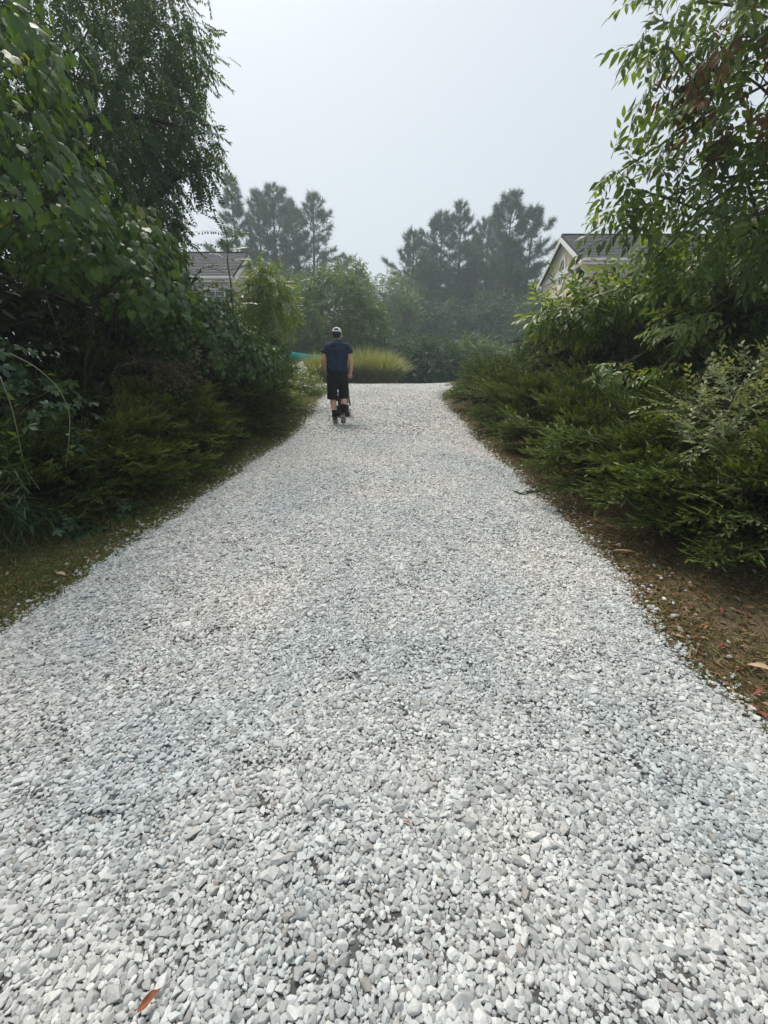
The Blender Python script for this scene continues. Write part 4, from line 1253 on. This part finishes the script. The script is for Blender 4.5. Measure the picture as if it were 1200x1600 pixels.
# ------------------------------------------------------------------ right: slender tree, bright branch, pale shrub
LAN = T_leaf(.115, .045, 2, .2, .25, .012, .42)
CH = [T_twig(9, .34, LAN, 58, .26, 150 + i) for i in range(4)]
leafy('cherry_tree', 'slender tree with drooping narrow leaves at the right edge', 'tree', (4.35, 5.4, float(gzs(4.35, 5.4))),
      [E_(1165, 50, 5.0, (.80, .9, .7)), E_(1120, 215, 5.0, (.60, .7, .55)), E_(1012, 300, 5.1, (.36, .5, .32)), E_(1160, 340, 5.0, (.7, .8, .5)), E_(965, 262, 5.1, (.15, .3, .18)), E_(1055, 60, 5.0, (.22, .4, .32)), E_(1195, 170, 5.0, (.5, .6, .45)), E_(1100, -20, 5.0, (.5, .6, .4)), ((5.9, 5.4, 5.4), R3((1.1, 1.2, .9))), ((5.6, 3.6, 4.7), R3((1.0, 1.1, .8))), E_(1050, 385, 5.2, (.42, .5, .24)), E_(1015, 405, 5.3, (.22, .3, .15)), E_(962, 345, 5.1, (.16, .3, .2))],  # the two lobes in world metres are unseen, added to darken the right hedge
      1150, CH, M['cherry'], 351, trunk_r=.055, droop=.28, out=.8, upn=.7, scale=(.7, 1.15), shell=.85, limb_pts=26, bark='bark', solo=260, solo_name='spray')
chr_ = bpy.data.objects['cherry_tree']
rr_ = np.random.default_rng(352)
P, Nn = blob_points([(at(1110, 110, 4.9), R3((.42, .5, .35))), (at(1140, 190, 4.9), R3((.4, .4, .25)))], 36, rr_, .9)
s = Soup()
for q in range(4):
    k = np.arange(len(P)) % 4 == q
    s.scatter(CH[q], orient(Nn[k] * .4 + rdir(int(k.sum()), 0, rr_) * .6 + np.array([0, 0, -.9]), [0, 0, 1.0], .9), P[k], rr_.random(int(k.sum())))
o = s.build('rusty_sprays', M['cherry_rust'], chr_); o['label'] = 'dying sprays of rust-brown leaves'
OV = T_leaf(.125, .048, 2, .15, .22, .012, .5)
BR = [T_twig(9, .36, OV, 58, .4, 160 + i, True) for i in range(4)]
leafy('sourwood_tree', 'small tree reaching a bright green branch towards the drive', 'tree', (4.9, 6.6, float(gzs(4.9, 6.6))),
      [E_(915, 480, 6.5, (.42, .5, .26)), E_(985, 460, 6.5, (.5, .6, .28)), E_(862, 488, 6.5, (.24, .35, .22)), E_(1060, 440, 6.2, (.5, .6, .3)), E_(1150, 430, 5.8, (.55, .6, .3))],
      560, BR, M['bright'], 353, trunk_r=.05, droop=.45, out=.55, upn=.9, scale=(.7, 1.1), shell=.8, limb_pts=20, bark='bark', solo=240, solo_name='spray', stems=2)
for i, (px, py, Y, q, n, lab) in enumerate(((965, 578, 5.4, (.34, .3, .10), 26, 'leafy twig hanging low over the middle of the right junipers'), (1085, 500, 5.0, (.36, .35, .16), 34, 'leafy branch hanging in front of the dark shade by the tall juniper'), (1045, 570, 5.0, (.15, .15, .06), 8, 'small leafy twig beside the dark gap on the right'))):
    c = at(px, py, Y)
    b = at(px + 90, py - 60, Y + .5)
    leafy('leafy_branch', lab, 'branch', b, [(c, q)], n, BR, M['bright'], 361 + i, trunk_r=.010, droop=.35, out=.4, upn=1.0, scale=(.55, .9), shell=.9, crown='leaves', bark='twig', lean=(-.7, -.3, 0), limb_pts=6)
PALE = [T_twig(10, .26, T_leaf(.052, .026, 1, .15, .15), 62, .15, 170 + i, True) for i in range(4)]
leafy('pale_shrub', 'pale variegated shrub standing up among the right junipers', 'shrub', (3.75, 4.05, float(gzs(3.75, 4.05))),
      [E_(1150, 650, 3.45, (.36, .4, .28)), E_(1195, 625, 3.6, (.35, .4, .33)), E_(1120, 700, 3.15, (.26, .3, .15)), E_(1180, 740, 3.0, (.26, .3, .18)), E_(1085, 640, 3.6, (.25, .25, .12)), E_(1165, 800, 2.75, (.18, .2, .09))],
      470, PALE, M['pale'], 371, trunk_r=.015, stems=4, droop=.05, out=.7, upn=1.2, scale=(.65, 1.05), shell=.6, crown='foliage', bark='twig', solo=160, solo_name='spray', zmin=-.4)
# long blades by the right edge
def blades(label, px, py, Y, n, hgt, lean, seed, mat='grass', name='grass_tuft'):
    r = np.random.default_rng(seed)
    c = at(px, py, Y); c[2] = float(gzs(c[0], Y))
    root = empty(name, c, label, 'grass tuft')
    for i in range(n):
        s = Soup(); t = np.linspace(0, 1, 7)
        az = math.pi + r.normal() * .6; L = lean * (.6 + .6 * r.random()); h = hgt * (.6 + .6 * r.random())
        b = c + np.array([r.normal() * .04, r.normal() * .04, 0])
        pts = b + np.stack([np.cos(az) * L * t, np.sin(az) * L * t * .5, h * (2 * t - 1.5 * t * t)], -1)
        wd = .007 * (1 - t ** 2) + .001
        sd = np.array([0, 1, .2])
        V = np.concatenate([pts - sd * wd[:, None], pts + sd * wd[:, None]])
        F = []
        for k in range(6): F += [(k, k + 1, 8 + k), (k, 8 + k, 7 + k)]
        s.add(V, F, .5 + .3 * r.random()); s.build('blade', M[mat], root)
blades('few long grass blades arching out below the right juniper edge', 1215, 880, 2.85, 7, .30, .28, 381)

# ------------------------------------------------------------------ verges: turf, straw, litter
def verge(name, label, side, n, mat, seed, ymax, wmax, hgt, lay):
    r = np.random.default_rng(seed)
    y = .6 + (ymax - .6) * r.random(n) ** 1.5
    u = r.random(n)
    if side < 0: x = edge_l(y) + .06 - (wmax + .1) * u ** 1.2
    else: x = edge_r(y) - .06 + (wmax + .1) * u ** 1.2
    patch = .5 + .5 * np.sin(x * 4 + y * 2.3 + seed) * np.cos(y * 3.1 - x * 2)
    k = r.random(n) < (.35 + .65 * patch)
    x, y = x[k], y[k]; n = len(x)
    P = np.stack([x, y, gzs(x, y) + .004], -1)
    h = hgt * (.5 + .9 * r.random(n))
    d = rdir(n, 0, r); d[:, 2] = np.abs(d[:, 2]) * (1 - lay) + .25 * (1 - lay) + .05; d = unit(d)
    q = unit(np.cross(d, rdir(n, 0, r)))
    wd = .0034 * (.7 + .6 * r.random(n))
    mid = P + d * (h * .55)[:, None]; tip = P + d * h[:, None] + np.array([0, 0, -1.0]) * (h * .25)[:, None] * (1 - lay)
    V = np.stack([P - q * wd[:, None], P + q * wd[:, None], mid + q * wd[:, None] * .8, mid - q * wd[:, None] * .8, tip], 1)
    F = np.array([(0, 1, 2), (0, 2, 3), (3, 2, 4)])[None] + (np.arange(n) * 5)[:, None, None]
    s = Soup(); s.add(V.reshape(-1, 3), F.reshape(-1, 3), np.repeat(r.random(n), 5))
    o = s.build(name, M[mat]); setp(o, label, 'grass', kind='stuff')
verge('grass', 'short thin turf along the left edge of the drive', -1, 42000, 'grass', 401, 14.5, .95, .055, .30)
verge('straw', 'brown straw and dry grass along the right edge of the drive', 1, 40000, 'straw', 402, 13.5, 1.15, .055, .72)
verge('grass', 'sparse green grass growing through the right straw verge', 1, 9000, 'grass', 403, 13.5, 1.0, .040, .4)
verge('straw', 'brown thatch lying in the left turf', -1, 16000, 'straw', 404, 12, 1.1, .035, .8)

DEAD = [T_leaf(.05, .026, 2, .35, .35, .006), T_leaf(.038, .022, 2, .45, .2, .006), T_leaf(.06, .022, 2, .3, .5, .008)]
def litter(name, label, side, n, seed, mat, spread, off=0.0):
    r = np.random.default_rng(seed)
    y = 1.0 + 9 * r.random(n) ** 1.4
    e = np.abs(r.normal(size=n)) * spread + off
    x = edge_l(y) - e if side < 0 else edge_r(y) + e
    P = np.stack([x, y, gzs(x, y) + .010 + .008 * r.random(n)], -1)
    d = rdir(n, 0, r); d[:, 2] *= .25
    s = Soup()
    for q in range(3):
        k = np.arange(n) % 3 == q
        s.scatter(DEAD[q], orient(d[k], np.array([0, 0, 1.0]) + r.normal(size=(int(k.sum()), 3)) * .35, .5 + .5 * r.random(int(k.sum()))), P[k], r.random(int(k.sum())))
    o = s.build(name, M[mat]); setp(o, label, 'litter', kind='stuff')
litter('leaf_litter', 'small dead leaves scattered on the right verge', 1, 2200, 411, 'litter', .45)
litter('leaf_litter', 'small dead leaves scattered on the left verge', -1, 700, 412, 'litter', .4)

def fallen(label, px, py, L, mat, rz, group=None, curl=.4, on=.03):
    # ground point under the pixel
    d = ray(px, py); t = .1
    while True:
        p = np.array([0, 0, EYE]) + d * t
        if p[2] < float(gzs(p[0], p[1])) + on or t > 40: break
        t += .004
    tm = T_leaf(L, L * .36, 5, .38, curl, L * .15, .45)
    jr = np.random.default_rng(int(px * 7 + py)); tm = (tm[0] + jr.normal(size=tm[0].shape) * L * .02, tm[1], tm[2] + jr.normal(size=len(tm[0])) * .25)
    s = Soup(); s.add(tm[0] - np.array([0, L * .55, -.012]), tm[1], tm[2] + .3 + .5 * random.random())
    o = bpy.data.objects.new('fallen_leaf', s.mesh('fallen_leaf', M[mat], True))
    o.location = p + np.array([0, 0, .014]); o.rotation_euler = (random.uniform(-.25, .25), random.uniform(-.3, .3), rz)
    link(o); setp(o, label, 'leaf', group)
    return o
fallen('curled rust-brown leaf lying on the gravel near the bottom left corner', 232, 1572, .060, 'rust_leaf', R(-38), curl=.2)
fallen('small brown leaf on the gravel below the picture centre', 635, 1295, .040, 'rust_leaf', R(60))
fallen('tiny reddish leaf on the gravel left of centre, between the two brown ones', 457, 1118, .024, 'rust_leaf', R(20))
fallen('tiny pinkish leaf far up on the gravel left of centre', 568, 956, .026, 'red_leaf', R(70))
fallen('tan oval leaf lying on the left turf', 98, 901, .085, 'tan_leaf', R(80), curl=.1, on=.012)
fallen('large tan leaf on the straw at the right edge', 1186, 1048, .11, 'tan_leaf', R(40), curl=.2, on=.012)
fallen('orange-brown leaf at the gravel rim just below the large tan leaf', 1184, 1086, .05, 'rust_leaf', R(100), on=.012)
for i, (px, py) in enumerate(((985, 912), (1000, 925), (992, 940), (1064, 946), (1080, 953), (1078, 985), (1085, 1000), (1092, 1002), (1062, 992), (1128, 1012), (1130, 1018), (1162, 1015), (978, 905), (1125, 958), (1100, 940), (1010, 930), (1175, 1110), (1190, 1122), (968, 893))):
    fallen('small red leaf fallen along the right rim of the gravel', px, py, random.uniform(.03, .05), 'red_leaf', random.uniform(0, 6.28), 'red leaves on the right rim', on=.015)
for i, (px, py) in enumerate(((1045, 893), (1050, 900), (1135, 905), (1030, 905), (1010, 890), (940, 835), (60, 940), (140, 880), (260, 830), (330, 780))):
    fallen('small tan leaf fallen on the grassy verge', px, py, random.uniform(.03, .05), 'tan_leaf', random.uniform(0, 6.28), 'tan leaves on the verges', on=.012)
# weathered stick on the right verge
p = np.array([1.90, 2.98, float(gzs(1.9, 2.98)) + .018])
s = Soup(); tube(s, [p + np.array([-.075, .012, 0]), p + np.array([-.02, .006, .006]), p + np.array([.03, -.004, .004]), p + np.array([.08, -.012, -.002])], [.006, .009, .009, .004], 7)
M['wood'] = plain_mat('split_wood', (.38, .26, .15), (.52, .38, .24), 20, .8, .2)
o = s.build('stick', M['wood'], None, True); setp(o, 'short pale split stick lying on the right straw verge', 'stick')

# ------------------------------------------------------------------ the walking man
M['skin'] = plain_mat('skin', (.56, .32, .23), (.64, .38, .28), 6, .55, .35)
M['hair'] = plain_mat('dark_hair', (.012, .010, .009), (.030, .024, .020), 60, .6, .4, .4, 120)
M['navy'] = plain_mat('navy_cotton', (.016, .023, .048), (.028, .038, .070), 7, .9, .2, .3, 60)
M['black'] = plain_mat('black_cloth', (.006, .006, .007), (.012, .012, .014), 7, .85, .25, .25, 50)
M['greycloth'] = plain_mat('grey_cloth', (.09, .092, .095), (.13, .132, .135), 7, .85, .25)
M['capwhite'] = plain_mat('cap_white', (.55, .58, .62), (.66, .69, .72), 9, .8, .3)
M['sock'] = plain_mat('black_sock', (.010, .010, .012), (.016, .016, .018), 20, .95, .1)
M['shoe'] = plain_mat('grey_brown_suede', (.055, .045, .038), (.11, .095, .082), 14, .8, .3)
M['sole'] = plain_mat('pale_sole', (.26, .25, .23), (.34, .33, .31), 10, .7, .3)
M['eye'] = plain_mat('eye', (.02, .02, .02), (.03, .03, .03), 4, .2, .5)

def ell_tube(s, pts, rx, ry, sides=16):
    """closed tube with elliptical section, wide axis kept to X"""
    pts = np.asarray(pts, float); n = len(pts)
    tan = unit(np.gradient(pts, axis=0))
    a = unit(np.array([1.0, 0, 0]) - tan * tan[:, :1]); b = np.cross(tan, a)
    th = np.linspace(0, 2 * math.pi, sides, endpoint=False)
    rx = np.asarray(rx, float); ry = np.asarray(ry, float)
    ring = pts[:, None] + (rx[:, None, None] * np.cos(th)[None, :, None]) * a[:, None] + (ry[:, None, None] * np.sin(th)[None, :, None]) * b[:, None]
    V = np.concatenate([ring.reshape(-1, 3), pts[:1], pts[-1:]])
    F = []
    for i in range(n - 1):
        for j in range(sides):
            k = (j + 1) % sides
            F += [(i * sides + j, i * sides + k, (i + 1) * sides + k), (i * sides + j, (i + 1) * sides + k, (i + 1) * sides + j)]
    for j in range(sides):
        k = (j + 1) % sides
        F += [(n * sides, k, j), (n * sides + 1, (n - 1) * sides + j, (n - 1) * sides + k)]
    s.add(V, F)

def ball(s, c, q, rz=0, rx=0):
    bm = bmesh.new(); bmesh.ops.create_icosphere(bm, subdivisions=3, radius=1)
    V = np.array([v.co for v in bm.verts]) * R3(q)
    F = np.array([[v.index for v in f.verts] for f in bm.faces]); bm.free()
    Rm = np.array(Euler((rx, 0, rz)).to_matrix())
    s.add(V @ Rm.T + np.asarray(c), F)

def remesh(o, vox, smooth=6, wr=0.0, wscale=.12):
    md = o.modifiers.new('skin', 'REMESH'); md.mode = 'VOXEL'; md.voxel_size = vox; md.use_smooth_shade = True
    sm = o.modifiers.new('soften', 'SMOOTH'); sm.iterations = smooth; sm.factor = .5
    if wr:
        tx = bpy.data.textures.new('folds', 'CLOUDS'); tx.noise_scale = wscale; tx.noise_depth = 2
        dm = o.modifiers.new('folds', 'DISPLACE'); dm.texture = tx; dm.strength = wr; dm.mid_level = .5
    return o

def part(s, name, mat, root, vox=None, smooth=6, wr=0.0, wscale=.12):
    o = bpy.data.objects.new(name, s.mesh(name, mat, True)); link(o, root)
    if vox: remesh(o, vox, smooth, wr, wscale)
    return o

def build_man():
    X, Y = -.855, 7.92
    root = empty('person', (X, Y, float(gz(Y)) + .052), 'man in navy shirt, black shorts and white cap walking up the drive', 'person')
    L = np.linspace
    # body: one continuous surface
    b = Soup()
    ell_tube(b, [(0, -.02, .78), (0, -.02, .92), (0, .0, 1.05), (0, .04, 1.22), (0, .08, 1.36), (0, .10, 1.44)], [.13, .15, .14, .165, .15, .07], [.09, .105, .095, .10, .085, .06])
    ell_tube(b, [(0, .09, 1.40), (0, .115, 1.46), (0, .145, 1.53)], [.06, .055, .055], [.06, .055, .055])
    ball(b, (0, .16, 1.565), (.077, .098, .108), 0, R(-14))
    ell_tube(b, [(0, .19, 1.53), (0, .235, 1.49), (0, .245, 1.475)], [.055, .035, .02], [.05, .03, .02])        # jaw
    ell_tube(b, [(0, .255, 1.575), (0, .275, 1.545), (0, .268, 1.53)], [.010, .014, .012], [.012, .014, .010])    # nose
    for sx in (-1, 1): ball(b, (sx * .080, .15, 1.555), (.012, .024, .034))                                        # ears
    arms = {-1: [(-.150, .07, 1.345), (-.215, .055, 1.255), (-.262, .035, 1.13), (-.25, .12, 1.03), (-.222, .225, .935)],
            1: [(.150, .07, 1.345), (.212, .06, 1.25), (.250, .045, 1.115), (.246, .115, .995), (.222, .215, .885)]}
    for sx, A in arms.items():
        ell_tube(b, A, [.048, .048, .043, .040, .027], [.048, .048, .043, .038, .026])
        wv = np.array(A[-1]); d = unit(np.array([-sx * .05, .85, -.45 if sx > 0 else -.25]))
        # palm and five fingers closing on the bar
        palm = wv + d * .055
        ell_tube(b, [wv, wv + d * .03, palm, palm + d * .03], [.026, .036, .042, .038], [.020, .017, .016, .014])
        for k, (off, ln) in enumerate(((-.030, .85), (-.010, 1.0), (.010, .97), (.029, .78))):
            f0 = palm + d * .025 + np.array([off, 0, 0]); f1 = f0 + d * .034 * ln + np.array([0, 0, .006]); f2 = f1 + np.array([0, .012, -.028 * ln]); f3 = f2 + np.array([0, -.022 * ln, -.010])
            ell_tube(b, [f0, f1, f2, f3], [.0092, .0090, .0084, .0072], [.0092, .0090, .0084, .0072], 10)
        t0 = wv + d * .025 + np.array([-sx * .026, 0, 0]); t1 = t0 + np.array([-sx * .022, .022, -.016]); t2 = t1 + np.array([-sx * .004, .018, -.024])
        ell_tube(b, [t0, t1, t2], [.013, .0105, .0085], [.012, .0105, .0085], 10)
    legs = {-1: [(-.085, -.01, .86), (-.092, .02, .68), (-.096, .035, .49), (-.092, -.005, .36), (-.082, -.015, .24), (-.076, -.02, .09)],
            1: [(.085, -.01, .86), (.098, .03, .68), (.108, .055, .49), (.110, -.045, .38), (.106, -.12, .29), (.100, -.185, .195)]}
    for sx, A in legs.items():
        ell_tube(b, A, [.088, .078, .057, .057, .045, .036], [.092, .080, .058, .062, .046, .038])
    ell_tube(b, [(-.076, -.06, .06), (-.076, .03, .055), (-.078, .15, .035)], [.03, .036, .03], [.035, .035, .02])
    ell_tube(b, [(.10, -.195, .19), (.098, -.15, .11), (.096, -.10, .045)], [.03, .036, .03], [.035, .033, .02])
    part(b, 'body', M['skin'], root, .0075, 4)
    for sx in (-1, 1):
        e = Soup(); ball(e, (sx * .030, .243, 1.583), (.011, .009, .008)); part(e, 'eye', M['eye'], root)
    m_ = Soup(); ell_tube(m_, [(-.022, .262, 1.503), (0, .266, 1.503), (.022, .262, 1.503)], [.003, .005, .003], [.003, .005, .003], 8); part(m_, 'mouth', M['rust_leaf'], root)
    # shirt
    s = Soup()
    ell_tube(s, [(0, -.03, .905), (0, -.025, .95), (0, -.005, 1.05), (0, .03, 1.18), (0, .06, 1.29), (0, .075, 1.37), (0, .09, 1.425), (0, .10, 1.455)],
             [.192, .192, .186, .198, .208, .190, .125, .072], [.142, .142, .134, .132, .132, .118, .088, .066], 24)
    for sx in (-1, 1):
        ell_tube(s, [(sx * .10, .078, 1.375), (sx * .160, .070, 1.345), (sx * .205, .060, 1.29), (sx * .232, .050, 1.225)], [.060, .070, .070, .072], [.066, .076, .074, .074])
    part(s, 'shirt', M['navy'], root, .010, 4, .036, .07)
    # shorts with grey side panels
    s = Soup()
    ell_tube(s, [(0, -.02, .965), (0, -.025, .90), (0, -.03, .80), (0, -.02, .74)], [.172, .180, .188, .165], [.122, .135, .138, .115], 24)
    for sx in (-1, 1):
        k = legs[sx][2]; lo = .425 if sx < 0 else .445
        ell_tube(s, [(sx * .092, -.02, .82), (sx * .100, .0, .70), (sx * .104, .015, .58), (sx * .108, .01 if sx < 0 else .035, lo)], [.098, .102, .096, .091], [.124, .112, .104, .102], 20)
    part(s, 'shorts', M['black'], root, .009, 3, .014, .10)
    for sx in (-1, 1):
        s = Soup(); lo = .43 if sx < 0 else .45
        ell_tube(s, [(sx * .168, .012, .86), (sx * .178, .022, .72), (sx * .184, .032, .60), (sx * .190, .036, lo)], [.018, .019, .020, .022], [.045, .05, .055, .058], 14)
        part(s, 'side_panel', M['greycloth'], root)
    # hair, cap
    s = Soup(); ball(s, (0, .150, 1.572), (.083, .100, .100), 0, R(-14)); ell_tube(s, [(0, .085, 1.56), (0, .082, 1.51), (0, .095, 1.485)], [.066, .060, .045], [.04, .035, .02])
    o = part(s, 'hair', M['hair'], root, .009, 3, .008, .03)
    cap = empty('cap', (0, 0, 0)); COL.objects.unlink(cap); bpy.data.objects.remove(cap)
    c0 = np.array([0, .155, 1.59]); V, F = [], []
    na, nl = 24, 7
    ca, sa = math.cos(R(-10)), math.sin(R(-10))
    for j in range(nl + 1):
        ph = (math.pi / 2) * j / nl
        for i in range(na):
            th = 2 * math.pi * i / na
            x_, y_, z_ = .092 * math.cos(ph) ** .8 * math.cos(th), .112 * math.cos(ph) ** .8 * math.sin(th), .095 * math.sin(ph) - .012
            # arched opening at the back above the strap
            V.append((x_, c0[1] + y_ * ca - z_ * sa, c0[2] + y_ * sa + z_ * ca))
    for j in range(nl):
        for i in range(na):
            k = (i + 1) % na
            back = (i in (16, 17, 18, 19)) and j in (1, 2)
            if not back: F.append((j * na + i, j * na + k, (j + 1) * na + k, (j + 1) * na + i))
    cp = poly_obj('cap', V, F, M['capwhite'], root, True)
    sd = cp.modifiers.new('thick', 'SOLIDIFY'); sd.thickness = .004
    s = Soup(); ball(s, c0 + np.array([0, .02, .088]), .008); part(s, 'button', M['capwhite'], cp)
    Vb, Fb = [], []
    for i in range(9):
        a = R(25 + 130 * i / 8)
        Vb.append((.09 * math.cos(a), c0[1] + .105 * math.sin(a), c0[2] - .012 + .0)); Vb.append((.092 * math.cos(a), c0[1] + .085 + .10 * math.sin(a), c0[2] - .045 - .02 * abs(math.cos(a))))
    for i in range(8): Fb.append((2 * i, 2 * i + 1, 2 * i + 3, 2 * i + 2))
    br = poly_obj('brim', Vb, Fb, M['capwhite'], cp, True); br.modifiers.new('thick', 'SOLIDIFY').thickness = .004
    # socks and shoes
    s = Soup(); ell_tube(s, [(-.082, -.015, .235), (-.080, -.018, .16), (-.076, -.02, .08)], [.049, .045, .043], [.050, .046, .046]); part(s, 'sock', M['sock'], root)
    s = Soup(); ell_tube(s, [(.108, -.10, .325), (.106, -.145, .26), (.101, -.185, .195), (.100, -.19, .16)], [.054, .054, .050, .045], [.056, .055, .05, .045]); part(s, 'sock', M['sock'], root)
    def shoe(P, up):
        s = Soup(); P = np.array(P)
        ell_tube(s, P, [.038, .046, .044, .050, .042], [.042, .052, .046, .036, .026]); o = part(s, 'shoe', M['shoe'], root, .008, 4)
        s = Soup(); q = P + np.array(up) * -1
        ell_tube(s, q, [.036, .044, .040, .050, .042], [.013] * 5); part(s, 'sole', M['sole'], o)
    shoe([(-.075, -.085, .062), (-.075, -.03, .068), (-.077, .05, .062), (-.082, .13, .048), (-.086, .185, .040)], (0, 0, .034))
    shoe([(.101, -.245, .190), (.100, -.215, .150), (.098, -.17, .105), (.096, -.12, .060), (.094, -.075, .034)], (0, .022, .028))
    return root

def build_machine():
    X, Y = -.862, 8.80
    root = empty('walk_behind_machine', (X, Y, float(gz(Y)) + .05), 'small walk-behind machine half hidden in front of the man', 'machine')
    M['iron'] = plain_mat('dark_iron', (.03, .03, .032), (.06, .06, .062), 10, .6, .4, metal=.3)
    M['engine'] = plain_mat('engine_black', (.03, .03, .032), (.045, .045, .048), 10, .5, .4)
    M['tank'] = plain_mat('tank_grey', (.30, .31, .32), (.38, .39, .40), 6, .5, .4)
    V = [(x * .8, y, z) for x, y, z in [(-.19, -.26, .07), (.19, -.26, .07), (.19, -.18, .0), (-.19, -.18, .0), (.19, .18, .0), (-.19, .18, .0), (.19, .28, .08), (-.19, .28, .08)]]
    V += [(x, y, z + .02) for x, y, z in V]
    F = [(0, 1, 2, 3), (3, 2, 4, 5), (5, 4, 6, 7), (11, 10, 9, 8), (13, 12, 10, 11), (15, 14, 12, 13), (0, 8, 9, 1), (7, 6, 14, 15), (1, 9, 10, 2), (2, 10, 12, 4), (4, 12, 14, 6), (0, 3, 11, 8), (3, 5, 13, 11), (5, 7, 15, 13)]
    poly_obj('base_plate', V, F, M['iron'], root, False, .006)
    box('exciter_housing', (-.12, .12, -.10, .14, .022, .17), M['iron'], root, .02)
    box('deck', (-.13, .13, -.17, .17, .172, .19), M['iron'], root, .004)
    e = box('engine', (-.09, .09, -.12, .12, .192, .40), M['engine'], root, .025)
    box('fuel_tank', (-.11, .10, -.10, .10, .402, .47), M['tank'], root, .03)
    s = Soup(); tube(s, [(.092, 0, .30), (.13, 0, .30)], .07, 18); s.build('recoil_cover', M['tank'], None).parent = root
    s = Soup(); tube(s, [(-.135, -.02, .32), (-.092, -.02, .32)], .05, 14); s.build('muffler', M['iron'], None).parent = root
    s = Soup()
    tube(s, [(-.17, -.12, .19), (-.145, -.35, .46), (-.13, -.58, .76), (-.13, -.64, .80), (-.12, -.66, .805), (0, -.665, .805), (.12, -.66, .805), (.13, -.64, .80), (.13, -.58, .76), (.145, -.35, .46), (.17, -.12, .19)], .014, 8)
    s.build('handle', M['greycloth'], None).parent = root
build_man()
build_machine()

# ------------------------------------------------------------------ haze
mh, n, out = new_mat('smoke_haze')
pv = N(n, 'ShaderNodeVolumePrincipled')
pv.inputs['Color'].default_value = (.78, .93, .96, 1)
pv.inputs['Density'].default_value = .0025
pv.inputs['Anisotropy'].default_value = .25
n.links.new(pv.outputs[0], out.inputs['Volume'])
hz = poly_obj('haze', boxv(-330, 330, -330, 330, -2.6, 27), BOXF, mh)
setp(hz, 'thin blue-white smoke haze hanging over the whole place', 'haze', kind='stuff')
print('tris', sum(len(o.data.polygons) for o in bpy.data.objects if o.type == 'MESH' and o.users_collection))
